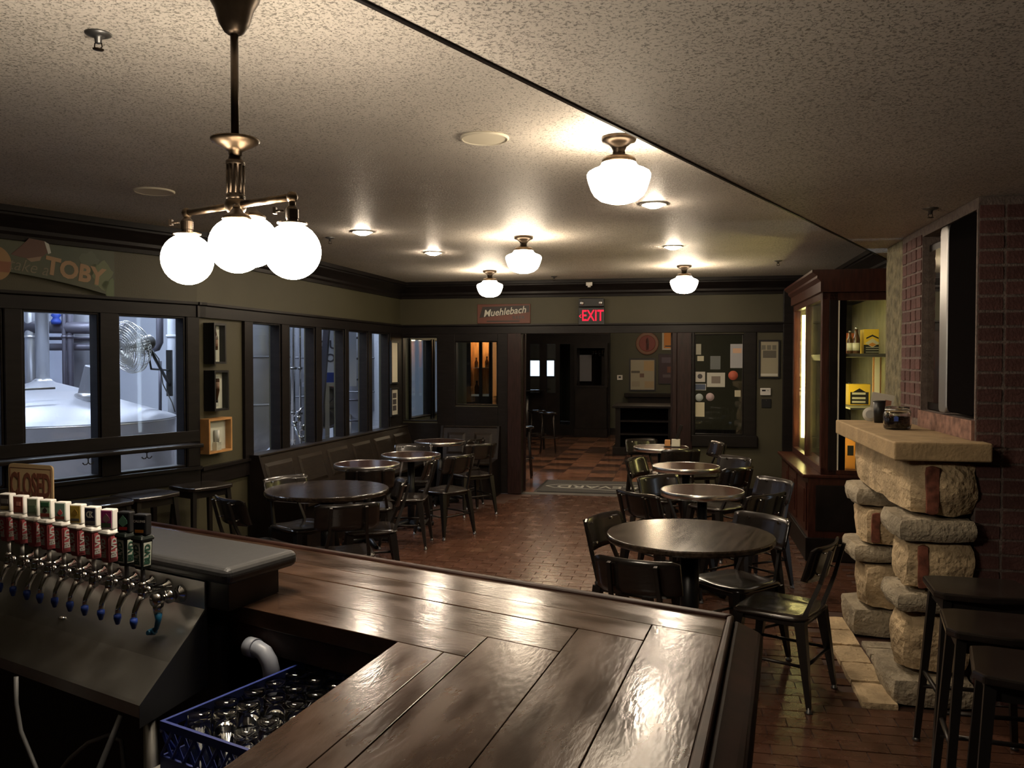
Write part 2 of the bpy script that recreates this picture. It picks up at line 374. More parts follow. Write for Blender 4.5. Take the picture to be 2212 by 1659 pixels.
# shell behind and beside the camera
q0 = NW.p(S_START)
mb = MB(); mb.box(q0.x - .1, q0.x, -2.8, q0.y, 0, ZC); mb.build('wall_left', M['olive'], kind='structure')
mb = MB(); mb.box(q0.x - .1, 5.2, -2.9, -2.8, 0, ZC); mb.build('wall_rear', M['olive'], kind='structure')
mb = MB(); mb.box(5.1, 5.2, -2.8, 4.4, 0, ZC); mb.build('wall_right', M['olive'], kind='structure')

# floor: clay pavers on a grouted base
fl = MB(); fl.prism([(q0.x, -2.8), (5.2, -2.8), (5.2, 4.4), (rw0 - uF).to_tuple()[:2], C2.to_tuple()[:2], (BW.p(0).x, BW.p(0).y), (K.x, K.y), (q0.x, q0.y)], -.06, -.006)
floor = fl.build('floor', M['grout'], kind='structure')
def in_view(p, m=30):
    w = p - CAMP; f = FW_.dot(w)
    return f > .3 and -m < CX + FPX * RT_.dot(w) / f < 2212 + m and CY - FPX * UP_.dot(w) / f < 1659 + m
PL, PWD = .205, .10
pv = MB(); pv.box(-PL / 2 + .003, PL / 2 - .003, -PWD / 2 + .003, PWD / 2 - .003, -.012, 0)
pme = pv.mesh('paver', M['paver'])
cands = []; FF = Fr((0, 0), BA)
for j in range(18, 118):
    for i in range(-28, 30):
        c = FF.p(i * PL + (j % 2) * PL / 2, j * PWD)
        if not in_view(c, 60): continue
        if (c - BW.p(0)).dot(BW.n) > -.06 or (c - LW.o).dot(LW.n) > -.5 or (c - NW.o).dot(NW.n) > -.06: continue
        if (c - CB0).dot(uF) > -.03 and (c - CB0).dot(vF) > -.02: continue
        t_, v_ = (c - F0).dot(uF), (c - F0).dot(vF)
        if (-.05 < t_ < 1.66 and v_ > -.17) or (v_ > .36 and t_ > .08): continue
        px = CX + FPX * c.x / c.y; py = 779 + FPX * EYE / c.y
        seen = (880 < px < 1250 and py < 1310 and py > 1050) or (1640 < px < 1990 and py > 1190) or (1250 <= px < 1640 and 1100 < py < 1330)
        cands.append((0 if seen else 1, c.length, c))
cands.sort(key=lambda t: (t[0], t[1]))
for k, (_, _, c) in enumerate(cands[:300]): link_mesh('paver', pme, floor, c + Vector((0, 0, .001 * math.sin(k * 7.3))), BA)
rest = MB(); rot = Matrix.Rotation(BA, 4, 'Z')
for _, _, c in cands[300:]:
    rest.box(-PL / 2 + .003, PL / 2 - .003, -PWD / 2 + .003, PWD / 2 - .003, -.012, 0, Matrix.Translation(c) @ rot)
rest.build('paving', M['paver'], floor, kind='stuff')

# ceiling and the lower soffit over the bar side
ce = MB(); ce.prism([(q0.x - .1, -2.9), (5.3, -2.9), (5.3, 5), (C2 + uF * .3 + vF * .3).to_tuple()[:2], (BW.p(-.3, .2).x, BW.p(-.3, .2).y), (K.x - .15, K.y + .1), (q0.x - .1, q0.y + .1)], ZC, ZC + .1)
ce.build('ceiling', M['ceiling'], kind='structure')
s1, s2 = P(780, 0, ZS), P(1905, 555, ZS); sd = (s2 - s1).normalized()
e1_, e2_ = s1 - sd * 5.6, s2 + sd * 1.6
so = MB(); so.prism([(e1_.x, e1_.y), (e2_.x, e2_.y), (rw0 + uF * .6 + vF * .05).to_tuple()[:2], (5.15, 5.0), (5.15, -2.85), (e1_.x, -2.85)], ZS, ZC + .02)
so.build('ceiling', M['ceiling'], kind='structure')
tr = MB(); sn = Vector((-sd.y, sd.x, 0)); a, b = e1_, e2_
tr.prism([(a + sn * .004).to_tuple()[:2], (b + sn * .004).to_tuple()[:2], (b - sn * .008).to_tuple()[:2], (a - sn * .008).to_tuple()[:2]], ZS - .006, ZS + .02)
tr.build('trim_1', M['trim'], kind='structure')  # thin dark strip along the soffit edge

# crown moulding, header rail, sill rail
CROWN = [(0, ZCB), (-.03, ZCB), (-.035, ZCB + .03), (-.05, ZCB + .05), (-.05, ZCB + .075), (-.09, ZCB + .12), (-.12, ZCB + .15), (-.12, ZCB + .165), (-.14, ZCB + .17), (-.14, ZC), (0, ZC)]
HEAD = [(0, ZH), (-.035, ZH), (-.035, ZHT - .03), (-.055, ZHT - .02), (-.055, ZHT), (0, ZHT)]
n_t = 2
for F, s0, s1_ in ((NW, S_START, sk + .06), (LW, -.04, lenL), (BW, -.05, lenB)):
    fixed(f'trim_{n_t}', F, MB().extr(CROWN, s0, s1_), 'trim'); n_t += 1
    fixed(f'trim_{n_t}', F, MB().extr(HEAD, s0, s1_), 'trim'); n_t += 1
fixed(f'trim_{n_t}', RWF, MB().extr(CROWN, 0, 4.2), 'trim'); n_t += 1
SILL = [(0, .74), (-.03, .74), (-.03, ZW0 - .03), (-.06, ZW0 - .025), (-.06, ZW0), (0, ZW0)]
fixed(f'trim_{n_t}', NW, MB().extr(SILL, S_START, sk), 'trim'); n_t += 1
fixed(f'trim_{n_t}', LW, MB().extr([(0, .70), (-.03, .70), (-.03, .82), (-.05, .825), (-.05, .85), (0, .85)], 0, lenL), 'trim'); n_t += 1
fixed(f'baseboard_left', NW, MB().box(S_START, sk, -.02, 0, 0, .16), 'trim')
fixed(f'baseboard_left', LW, MB().box(0, .7, -.02, 0, 0, .16), 'trim')

def window(k, F, s0, s1_, z0, z1, fw=.05, pane='pane', glass_y=.05, stile=None):
    w = MB()
    for y0, y1, g in ((-.028, .0, fw), (-.016, TH - .02, fw * .35)):
        w.box(s0 - fw if y0 < -.02 else s0, s0 + (g if y0 > -.02 else 0), y0, y1, z0 - (fw if y0 < -.02 else 0), z1)
        w.box(s1_ - (g if y0 > -.02 else 0), s1_ + (fw if y0 < -.02 else 0), y0, y1, z0 - (fw if y0 < -.02 else 0), z1)
    w.box(s0, s1_, -.016, TH - .02, z1 - fw * .35, z1); w.box(s0, s1_, -.016, TH - .02, z0, z0 + fw * .35)
    if stile: 
        for a, b, za, zb in stile: w.box(a, b, -.02, TH - .04, za, zb)
    o = w.build(f'window_{k}', M['trim'], bevel=.004, seg=1, kind='structure'); o.location = F.o; o.rotation_euler = (0, 0, F.a)
    MB().box(s0 + fw * .3, s1_ - fw * .3, glass_y, glass_y + .005, z0 + fw * .3, z1 - fw * .3).build('pane', M[pane], o)
    return o
wk = 1
zm = NW.z_(NW.s_(316), 950)
for a, b in nw_win:
    window(wk, NW, a, b, ZW0, ZW1, stile=[(a, b, zm - .035, zm + .035)]); wk += 1
for a, b in lw_win: window(wk, LW, a, b, .85, ZW1, fw=.045); wk += 1
# posts between the windows: flat casings proud of the wall
pc = MB()
for a, b in ((214, 253), (8, 45), (401, 427)): pc.box(NW.s_(a), NW.s_(b), -.032, 0, ZW0, ZH)
fixed(f'trim_{n_t}', NW, pc, 'trim', .004); n_t += 1
pc = MB()
for a, b in ((523, 541), (604, 620), (678, 690), (741, 749), (792, 799), (838, 864)): pc.box(LW.s_(a), LW.s_(b), -.032, 0, .70, ZH)
fixed(f'trim_{n_t}', LW, pc, 'trim', .004); n_t += 1
# back wall casings and dark panelling left of the opening
pc = MB(); pc.box(0, wA[0], -.03, 0, 0, ZH); pc.box(wA[1], wB[0], -.03, 0, 0, ZH); pc.box(wB[1], bx(1098), -.03, 0, 0, ZH)
pc.box(wA[0], wA[1], -.03, 0, 0, .90); pc.box(wB[0], wB[1], -.03, 0, 0, 1.12); pc.box(wA[0], wA[1], -.03, 0, 2.03, ZH); pc.box(wB[0], wB[1], -.03, 0, 1.97, ZH)
fixed(f'trim_{n_t}', BW, pc, 'trim', .004); n_t += 1
pj = MB(); pj.box(bx(1098), op[0], -.06, TH + .05, 0, ZH); pj.box(op[1], bx(1462), -.045, TH + .05, 0, ZH); pj.box(bx(1462), bx(1496), -.03, 0, 0, ZH)
fixed(f'trim_{n_t}', BW, pj, 'trim_red', .006); n_t += 1
pj = MB(); pj.box(wC[1], bx(1633), -.03, 0, .70, ZH); pj.box(wC[0] - .03, bx(1636), -.07, 0, .66, .80); pj.box(wC[0] - .05, wC[0], -.03, 0, .7, ZH)
pj.box(bx(1690), bx(1712), -.05, 0, 0, ZC - .1)
fixed(f'trim_{n_t}', BW, pj, 'trim', .006); n_t += 1
window(wk, BW, wA[0], wA[1], .92, 2.03, fw=.03, pane='pane_blue'); wk += 1
window(wk, BW, wB[0], wB[1], 1.14, 1.97, fw=.03, pane='pane_blue'); wk += 1
w11 = window(wk, BW, wC[0], wC[1], .80, 2.05, fw=.035, pane='pane_blue', glass_y=.02); wk += 1
# sliding door leaf edges in the opening
for nm, a, b, hx in (('door_1', op[0] - .03, op[0] + .02, -.005), ('door_2', op[1] - .02, op[1] + .02, -.01)):
    d = fixed(nm, BW, MB().box(a, b, TH + .052, TH + .10, 0.01, ZH), 'trim_red', .003)
fixed('baseboard_back', BW, MB().box(bx(1496), bx(1690), -.025, 0, 0, .15), 'trim')

# ---------------------------------------------------------------- far room beyond the opening
FR0 = BW.p(0, TH)
fdir = BW.n
fz = 0.0
far = BW.p(0, 9.1)                                      # far wall line
f2 = MB()
f2.prism([(BW.p(-.6, TH).x, BW.p(-.6, TH).y), (BW.p(6.2, TH).x, BW.p(6.2, TH).y), (BW.p(6.2, 13.5).x, BW.p(6.2, 13.5).y), (BW.p(-2.5, 13.5).x, BW.p(-2.5, 13.5).y)], -.06, -.006)
floor2 = f2.build('floor', M['grout'], kind='structure')
th_ = MB().box(op[0], op[1], -.02, TH + .02, -.02, .004); fixed('trim_30', BW, th_, 'steel_dark')
TL = .40
tme = MB().box(-TL / 2 + .003, TL / 2 - .003, -TL / 2 + .003, TL / 2 - .003, -.012, 0).mesh('tile', M['tile'])
FT = Fr((BW.p(0, TH).x, BW.p(0, TH).y), BA); tl = []
for j in range(0, 24):
    for i in range(-3, 15):
        c = FT.p(i * TL + .1, j * TL + .26)
        if in_view(c, 20):
            q = CX + FPX * c.x / c.y
            if 1110 < q < 1460: tl.append((i, j, c))
tm2 = tme.copy(); tm2.materials.clear(); tm2.materials.append(M['tile_dark']); rt = random.Random(5)
for i, j, c in tl[:300]: link_mesh('tile', tm2 if ((i + j) % 2) ^ (rt.random() < .16) else tme, floor2, c, BA)
fw_ = MB()
def far_wall(F, s0, s1_, y, z0, z1, th=.12): return MB().box(s0, s1_, y, y + th, z0, z1)
FRC = 3.0
YF = 9.0                                                # far green wall
sg0 = BW.s_(1312, YF)
fixed('wall_far', BW, MB().box(sg0, 6.2, YF, YF + .12, 0, FRC), 'olive_dim')
fixed('baseboard_far', BW, MB().box(sg0, 6.2, YF - .03, YF, 0, .16), 'trim')
fixed('wall_far', BW, MB().box(6.1, 6.2, TH, 13.5, 0, FRC), 'olive_dim')
fixed('wall_far', BW, MB().box(-1.0, -.9, 2.5, 13.5, 0, FRC), 'olive_dim')
# glazed partition: header and posts, the green wall over it
ph = MB(); sp0 = BW.s_(1118, YF - .3)
fixed('wall_far', BW, MB().box(-1, sg0, YF - .25, YF - .15, 2.32, FRC), 'olive_dim')
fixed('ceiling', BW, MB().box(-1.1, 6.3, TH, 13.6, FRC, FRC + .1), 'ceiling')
PT = YF - .3
part = MB(); g = lambda px: BW.s_(px, PT)
part.box(-1, g(1318), PT - .06, PT + .06, 2.10, 2.34); part.box(-1, g(1318), PT - .09, PT + .06, 2.30, 2.36)
for a, b in ((1128, 1145), (1166, 1181), (1201, 1210), (1232, 1252), (1300, 1318)): part.box(g(a), g(b), PT - .05, PT + .05, 0, 2.1)
part.box(-1, g(1208), PT - .04, PT + .04, 0, .98); part.box(g(1208), g(1234), PT - .03, PT + .03, 0, .25)
fixed('trim_31', BW, part, 'cab_dark')
fixed('window_12', BW, MB().box(g(1145), g(1166), PT, PT + .006, .98, 2.1), 'pane')
fixed('window_13', BW, MB().box(g(1181), g(1201), PT, PT + .006, .98, 2.1), 'pane')
# daylight end wall with two sash windows
YE = 13.3
ge = lambda px: BW.s_(px, YE)
hol = [(ge(1139), ge(1167), 1.28, 1.72), (ge(1180), ge(1197), 1.28, 1.72)]
FE = Fr((BW.p(0, YE).x, BW.p(0, YE).y), BA)
wall('wall_far', FE, -2.5, 6.3, hol, z1=FRC, m='olive_dim')
for k, (a, b, z0, z1) in enumerate(hol):
    ww = MB()
    for x0, x1, za, zb in ((a - .05, a, z0 - .05, z1 + .05), (b, b + .05, z0 - .05, z1 + .05), (a, b, z1, z1 + .06), (a - .07, b + .07, z0 - .07, z0)): ww.box(x0, x1, -.02, .03, za, zb)
    o = fixed(f'window_{14 + k}', FE, ww, 'cab_dark'); MB().box(a, b, .06, .065, z0, z1).build('pane', M['pane'], o)
# ---------------------------------------------------------------- lamps
def globe_prof(r, n=14, top=.36):
    a0 = math.asin(top); return [(r * math.sin(math.pi - (math.pi - a0) * i / n) if i else 0.0, r * math.cos(math.pi - (math.pi - a0) * i / n)) for i in range(n + 1)]
# chandelier over the bar
hub = Vector((-.738, 2.30, 0))
ch = thing('chandelier', 'bronze rod chandelier with four lit white globes above the bar', 'chandelier', (hub.x, hub.y, 0))
MB().lathe([(.075, ZC), (.074, ZC - .03), (.066, ZC - .06), (.058, ZC - .075), (.05, ZC - .09), (.040, ZC - .125), (.026, ZC - .148), (.015, ZC - .155)][::-1], 28).build('canopy', M['bronze'], ch)
MB().lathe([(.0105, 2.31), (.0105, ZC - .15)], 14).build('rod', M['bronze'], ch)
MB().lathe([(.0, 2.262), (.016, 2.264), (.018, 2.276), (.030, 2.284), (.046, 2.292), (.059, 2.300), (.064, 2.306), (.064, 2.310), (.056, 2.310), (.03, 2.304), (.0, 2.302)], 30).build('saucer', M['brass'], ch)
col_ = MB().lathe([(.017, 2.264), (.020, 2.255), (.025, 2.252), (.025, 2.243), (.021, 2.24), (.021, 2.165), (.025, 2.16), (.025, 2.15)][::-1], 24)
for k in range(10):
    q = k * math.pi / 5; col_.tube([(.0215 * math.cos(q), .0215 * math.sin(q), 2.165), (.0215 * math.cos(q), .0215 * math.sin(q), 2.24)], .004, 6)
col_.build('column', M['bronze'], ch)
MB().lathe([(.0, 2.105), (.016, 2.108), (.026, 2.122), (.030, 2.135), (.026, 2.148), (.018, 2.155)], 24).build('hub', M['brass'], ch)
GR = .0715
ends = [(PY(632, 543, 2.185) - hub, True), (PY(405, 560, 2.42) - hub, True), (PY(512, 530, 2.22) - hub, False), (PY(545, 522, 2.395) - hub, False)]
for e, long_ in ends:
    gz = e.z
    h = Vector((e.x, e.y, 0)); hd = h.normalized()
    if long_:
        MB().tube([hd * .02 + Vector((0, 0, 2.135)), h + Vector((0, 0, 2.135))], .0095, 12).build('arm', M['brass'], ch)
        el = MB().lathe([(0, -.015), (.011, -.011), (.015, 0), (.011, .011), (0, .015)], 14, (h.x, h.y, 2.135)); el.tube([h + Vector((0, 0, 2.135)), h + Vector((0, 0, 2.10))], .009, 12)
        el.build('elbow', M['brass'], ch)
        sk_ = MB().lathe([(.015, gz + GR * .98), (.015, gz + GR + .010), (.0165, gz + GR + .012), (.0165, gz + GR + .034), (.013, gz + GR + .040), (.009, gz + GR + .044), (.008, 2.102)], 18, (h.x, h.y, 0), False)
        so_ = sk_.build('socket', M['bronze'], ch)
        MB().tube([h + Vector((-.02, -.005, gz + GR + .03)), h + Vector((-.04, -.008, gz + GR + .03))], [.003, .003], 6).box(-.046 + h.x, -.038 + h.x, -.014 + h.y, .0 + h.y, gz + GR + .022, gz + GR + .038).build('switch_key', M['bronze'], so_)
        MB().lathe([(.030, gz + GR * .93), (.038, gz + GR * .965), (.038, gz + GR * 1.01), (.016, gz + GR * 1.05)], 24, (h.x, h.y, 0), False).build('fitter', M['brass'], ch)
    else:
        MB().tube([hd * .01 + Vector((0, 0, 2.125)), h * .75 + Vector((0, 0, 2.12)), h + Vector((0, 0, 2.112)), h + Vector((0, 0, gz + GR + .02))], .0095, 12).build('arm', M['brass'], ch)
        MB().lathe([(.037, gz + GR * .92), (.037, gz + GR * 1.0), (.030, gz + GR * 1.09), (.018, gz + GR * 1.18), (.011, gz + GR * 1.32)], 24, (h.x, h.y, 0)).build('fitter', M['brass'], ch)
    MB().lathe(globe_prof(GR), 28, (h.x, h.y, gz)).build('globe', M['globe'], ch)
# schoolhouse ceiling lamps
SCH = [(.0, -.304), (.045, -.300), (.088, -.287), (.116, -.266), (.132, -.240), (.144, -.208), (.151, -.184), (.152, -.172), (.146, -.160), (.128, -.150), (.104, -.141), (.088, -.130), (.082, -.118)]
def school(px, py, Y, label, s=1.0):
    c = PY(px, py, Y)
    t = thing('ceiling_lamp', label, 'lamp', (c.x, c.y, ZC), 0, 'schoolhouse ceiling lamps')
    MB().lathe([(.079, 0), (.080, -.012), (.075, -.022), (.055, -.030), (.036, -.044), (.027, -.062), (.030, -.082)][::-1], 26).build('canopy', M['bronze'], t)
    MB().lathe([(.03, -.080), (.05, -.086), (.072, -.094), (.078, -.104), (.078, -.122)][::-1], 26).build('collar', M['brass'], t)
    MB().lathe([(r * s, z * (1.0)) for r, z in SCH], 30).build('shade', M['shade'], t)
    return t
school(1337, 300, 3.94, 'lit white schoolhouse lamp nearest the soffit edge, largest of four', .96)
school(1131, 512, 7.07, 'lit white schoolhouse lamp in the middle, above the tiled walkway', .98)
school(1058, 585, 9.73, 'lit white schoolhouse lamp hanging by the red painted beer sign', .98)
school(1478, 574, 9.20, 'lit white schoolhouse lamp hanging by the olive wall beside the cabinet', .98)
# recessed lamps
for px, py, lab in ((783, 500, 'round recessed downlight over the wooden bench wall, close to the chandelier globes'), (936, 545, 'round recessed downlight before the back wall windows, over the small tables'),
                    (1412, 440, 'larger round recessed downlight just behind the big schoolhouse lamp'), (1454, 532, 'round recessed downlight over the tables at the display cabinet')):
    c = P(px, py, ZC)
    t = thing('downlight', lab, 'light', (c.x, c.y, ZC), 0, 'recessed downlights')
    MB().lathe([(.090, -.001), (.090, -.006), (.076, -.009), (.070, -.001)], 28).build('trim_ring', M['white'], t)
    MB().lathe([(.0, -.030), (.03, -.028), (.055, -.018), (.070, -.004)], 28).build('lens', M['spot'], t)
# ceiling fittings
for px, py, r, lab in ((1047, 297, .112, 'round off white speaker grille in the ceiling behind the chandelier'), (333, 412, .118, 'flat round ceiling speaker low over the green beer sign wall')):
    c = P(px, py, ZC); t = thing('ceiling_speaker', lab, 'speaker', (c.x, c.y, ZC))
    MB().lathe([(r, 0), (r, -.006), (r * .92, -.012), (r * .90, -.008)][::-1], 32).build('rim', M['cream'], t)
    MB().lathe([(0, -.008), (r * .91, -.007)], 32).build('grille', M['cream'], t)
for px, py, z, lab in ((212, 72, ZC, 'chrome fire sprinkler in the corner of the ceiling above the tap wall'), (713, 513, ZC, 'small fire sprinkler on the ceiling beside the chandelier globes'),
                    (1197, 597, ZC, 'tiny fire sprinkler in front of the back wall crown'), (1681, 563, ZC, 'tiny fire sprinkler over the display cabinet corner'), (2010, 450, ZS, 'fire sprinkler on the soffit before the brick chimney')):
    c = P(px, py, z); t = thing('sprinkler', lab, 'sprinkler', (c.x, c.y, z))
    MB().lathe([(.04, 0), (.039, -.004), (.025, -.010), (.012, -.014), (.010, -.03), (.004, -.032)][::-1], 20).build('escutcheon', M['steel_dark'], t)
    d_ = MB().lathe([(.0, -.052), (.016, -.051), (.017, -.049), (.0, -.048)], 14); d_.tube([(.010, 0, -.03), (.012, 0, -.042), (.003, 0, -.05)], .002, 5); d_.tube([(-.010, 0, -.03), (-.012, 0, -.042), (-.003, 0, -.05)], .002, 5)
    d_.build('deflector', M['bronze'], t)

# ---------------------------------------------------------------- chairs
def make_chair():
    t = thing('dining_chair', 'x', 'chair')
    # local: faces +y
    sm = MB(); n = 28; rim = []
    def sup(q, a, b, p=6.5): c, s_ = math.cos(q), math.sin(q); return (math.copysign(abs(c) ** (2 / p), c) * a, math.copysign(abs(s_) ** (2 / p), s_) * b)
    rings = [(.30, .452), (.62, .447), (.9, .450), (1.0, .448), (1.01, .440), (.97, .430)]
    for f, z in rings:
        for k in range(n):
            x, y = sup(2 * math.pi * k / n, .20 * f, .195 * f); sm.v.append((x * (1 + .05 * y / .2), y, z + (.012 if f == .9 else 0) * abs(x) / .2))
    for i in range(len(rings) - 1):
        for k in range(n): sm.f.append((i * n + k, (i + 1) * n + k, (i + 1) * n + (k + 1) % n, i * n + (k + 1) % n)); sm.sm.append(True)
    sm.f.append(tuple(range(n))); sm.sm.append(True); sm.f.append(tuple(range(len(rings) * n - 1, (len(rings) - 1) * n - 1, -1))); sm.sm.append(False)
    sm.build('seat', M['chair_seat'], t)
    fr = MB()
    for a, b in (((-.165, .16), (.165, .16)), ((-.165, -.16), (.165, -.16)), ((-.165, -.16), (-.165, .16)), ((.165, -.16), (.165, .16))):
        fr.tube([(a[0], a[1], .415), (b[0], b[1], .415)], .016, 4, False, math.pi / 4)
    fr.build('seat_frame', M['chair_steel'], t)
    for sx, sy in ((-1, 1), (1, 1), (-1, -1), (1, -1)):
        l = MB().tube([(sx * .165, sy * .155, .43), (sx * .185, sy * .185, .22), (sx * .205, sy * .212, .02)], [.036, .027, .015], 4, False, math.pi / 4).build('leg', M['chair_steel'], t)
        MB().lathe([(.017, 0), (.018, .006), (.012, .012), (.010, .03)], 10, (sx * .206, sy * .213, 0)).build('glide', M['steel_dark'], l)
    zz = .215; 
    for a, b in (((-.186, .187), (.186, .187)), ((-.186, -.187), (.186, -.187)), ((-.186, -.187), (-.186, .187)), ((.186, -.187), (.186, .187))):
        MB().tube([(a[0], a[1], zz), (b[0], b[1], zz)], .0085, 8).build('stretcher', M['chair_steel'], t)
    lean = lambda z: -.165 - (z - .43) * .27
    for sx in (-1, 1):
        MB().tube([(sx * .15, -.15, .40), (sx * .142, lean(.47), .47), (sx * .118, lean(.62) - .018, .62), (sx * .112, lean(.79) - .020, .79)], [.017, .015, .013, .012], 4, False, math.pi / 4).build('back_post', M['chair_steel'], t)
    bk = MB(); nx, nz = 12, 5; W, Z0, Z1 = .208, .632, .808
    for th in (0, .011):
        for j in range(nz + 1):
            for i in range(nx + 1):
                u = -1 + 2 * i / nx; z = Z0 + (Z1 - Z0) * j / nz
                w = W * (1 - .0 * abs(j - nz / 2)); zc = z
                if abs(u) > .93: zc = Z0 + .012 + (Z1 - Z0 - .024) * j / nz
                bk.v.append((u * w, lean(z) + .045 * u * u - .002 + th, zc - .006 * (1 - u * u) * (1 if j == 0 else 0)))
    q = (nx + 1) * (nz + 1)
    for j in range(nz):
        for i in range(nx):
            a = j * (nx + 1) + i; bk.f.append((a, a + 1, a + nx + 2, a + nx + 1)); bk.sm.append(True); bk.f.append((q + a, q + a + nx + 1, q + a + nx + 2, q + a + 1)); bk.sm.append(True)
    for i in range(nx):
        bk.f.append((i, q + i, q + i + 1, i + 1)); bk.sm.append(False); a = nz * (nx + 1) + i; bk.f.append((a, a + 1, q + a + 1, q + a)); bk.sm.append(False)
    for j in range(nz):
        a = j * (nx + 1); bk.f.append((a, a + nx + 1, q + a + nx + 1, q + a)); bk.sm.append(False); a += nx; bk.f.append((a, q + a, q + a + nx + 1, a + nx + 1)); bk.sm.append(False)
    b = bk.build('backrest', M['chair_wood'], t)
    for sx in (-1, 1):
        for z in (.665, .775):
            bo = MB().lathe([(0, .0), (.0075, .002), (.008, .004)], 10, (0, 0, 0), True, Matrix.Translation((sx * .112, lean(z) - .012, z)) @ Matrix.Rotation(math.pi / 2, 4, 'X'))
            bo.lathe([(0, .0), (.0075, .002), (.008, .006)][::-1], 10, (0, 0, 0), True, Matrix.Translation((sx * .112, lean(z) + .027, z)) @ Matrix.Rotation(-math.pi / 2, 4, 'X'))
            bo.tube([(sx * .112, lean(z) - .014, z), (sx * .112, lean(z) + .022, z)], .005, 8); bo.build('bolt', M['chrome'], b)
    return t
chair0 = make_chair(); ctree = tree_of(chair0); c_used = []
def chair(px, py, label, face=None, fwd=None, group='steel and ply dining chairs', pos=None):
    """px, py: the middle of the backrest in the photograph; it faces the point FACE or along FWD"""
    if pos is None:
        b = P(px, py, .72)
        if face is not None:
            q = Vector((b.x - face[0], b.y - face[1], 0)); rmin = max(TAB[round(face[0], 3)] + .075, .50)
            if q.length < rmin: b = Vector((face[0], face[1], .72)) + q.normalized() * rmin
        f = (Vector((face[0], face[1], 0)) - Vector((b.x, b.y, 0))) if face is not None else Vector((fwd[0], fwd[1], 0)); f.normalize()
        loc = Vector((b.x, b.y, 0)) + f * .235
    else: loc = Vector((pos[0], pos[1], 0)); f = Vector((fwd[0], fwd[1], 0)).normalized()
    rz = math.atan2(-f.x, f.y)
    if not c_used:
        c_used.append(1); chair0.location = loc; chair0.rotation_euler = (0, 0, rz); chair0['label'] = label; chair0['group'] = group; return chair0
    return dup(chair0, ctree, loc, rz, label, group)

# ---------------------------------------------------------------- tables
def table(px, py, r, label, big, name='pedestal_table'):
    c = P(px, py, .76)
    t = thing(name, label, 'table', (c.x, c.y, 0), 0, 'round pedestal tables')
    if big:
        MB().lathe([(0, .722), (r - .03, .722), (r - .006, .726), (r, .735), (r, .752), (r - .004, .758), (r - .008, .76), (0, .76)], 64, smooth=False).build('table_top', M['table_wood'], t)
    else:
        MB().lathe([(0, .728), (r - .008, .728), (r - .008, .759), (0, .759)], 56, smooth=False).build('table_top', M['table_red'], t)
        MB().lathe([(r - .008, .716), (r, .717), (r, .759), (r - .002, .761), (r - .010, .761), (r - .010, .716)], 64).build('edge_band', M['band'], t)
    pr = .052 if big else .036
    MB().lathe([(pr, .02), (pr, .70)], 20).build('pedestal', M['black'], t)
    MB().box(-r * .6, r * .6, -.03, .03, .700, .722).box(-.03, .03, -r * .6, r * .6, .700, .722).build('spider', M['black'], t)
    b = MB()
    for k in range(4):
        q = k * math.pi / 2 + .5; d = Vector((math.cos(q), math.sin(q), 0)); b.tube([d * .02 + Vector((0, 0, .06)), d * r * .45 + Vector((0, 0, .045)), d * r * .8 + Vector((0, 0, .018))], [.035, .028, .02], 6)
    b.build('base', M['black'], t)
    TAB[round(c.x, 3)] = r
    return Vector((c.x, c.y, 0))
TAB = {}
T1 = table(1490, 1153, .46, 'large round dark wood table beside the stone fireplace', True)
T2 = table(1517, 1058, .305, 'round metal banded table between the large dark table and the olive wall, nearest of three', False)
T3 = table(1482, 1006, .305, 'round metal banded table in the middle of the three by the olive wall', False)
T4 = table(1428, 965, .305, 'round metal banded table with a small condiment caddy on it', False)
L1 = table(707, 1055, .46, 'large round dark table beside the wooden wall bench', True)
L2 = table(793, 1001, .305, 'round metal banded table next behind the large dark bench table', False)
L3 = table(888, 981, .305, 'round metal banded table third along the wall bench', False)
L4 = table(950, 952, .305, 'round metal banded table in the corner of the two benches', False)
chair(1299, 1143, 'chair at the large fireside table, at its far side towards the walkway', T1)
chair(1372, 1247, 'chair with its dark back turned to the bar at the large fireside table', T1)
chair(1650, 1143, 'chair facing the walkway on the cabinet side of the large fireside table', T1)
chair(0, 0, 'chair pulled out by the fireplace, seat shining yellow', fwd=(-.80, .60), pos=(1.40, 4.42))
chair(1418, 1050, 'chair with pale shining back on the walkway side of the middle banded table', T2)
chair(1373, 1090, 'dark backed chair turned from the bar, walkway side of the nearest banded table', T2)
chair(1677, 1057, 'chair with pale shining back before the display cabinet, nearest banded table', T2)
chair(1660, 1094, 'dark backed chair between the nearest banded table and the display cabinet', T2)
chair(1373, 1008, 'chair with shining back between the second banded table and the walkway', T3)
chair(1590, 1005, 'chair with shining back before the olive wall at the second banded table', T3)
chair(1597, 1031, 'dark backed chair behind the nearest banded table, facing the olive wall', T3)
chair(1405, 968, 'chair behind the caddy table, near the open bookcase', T4)
chair(1472, 989, 'dark backed chair in front of the caddy table', T4)
chair(1552, 971, 'chair with pale back under the window with notices', T4)
chair(620, 1053, 'chair with bright rimmed back between the large table and the wall bench', L1)
chair(752, 1117, 'chair with dark back towards the bar at the large bench side table', L1)
chair(867, 1061, 'chair with grey shining back on the walkway side of the large bench side table', L1)
chair(491, 1103, 'chair seen from its side before the bar stools at the windows', fwd=(.62, .62))
chair(800, 1034, 'dark backed chair between the large bench table and the second table', L2)
chair(931, 1011, 'chair on the walkway side of the second table along the bench', L2)
chair(996, 1002, 'chair turned sideways on the walkway side of the third bench table', L3)
chair(893, 976, 'chair with bright rimmed back just beyond the third bench table', L3)
chair(1008, 962, 'chair with grey back beside the corner table, before the back bench', L4)
chair(1040, 975, 'dark backed chair nearest the opening, facing the corner table', L4)

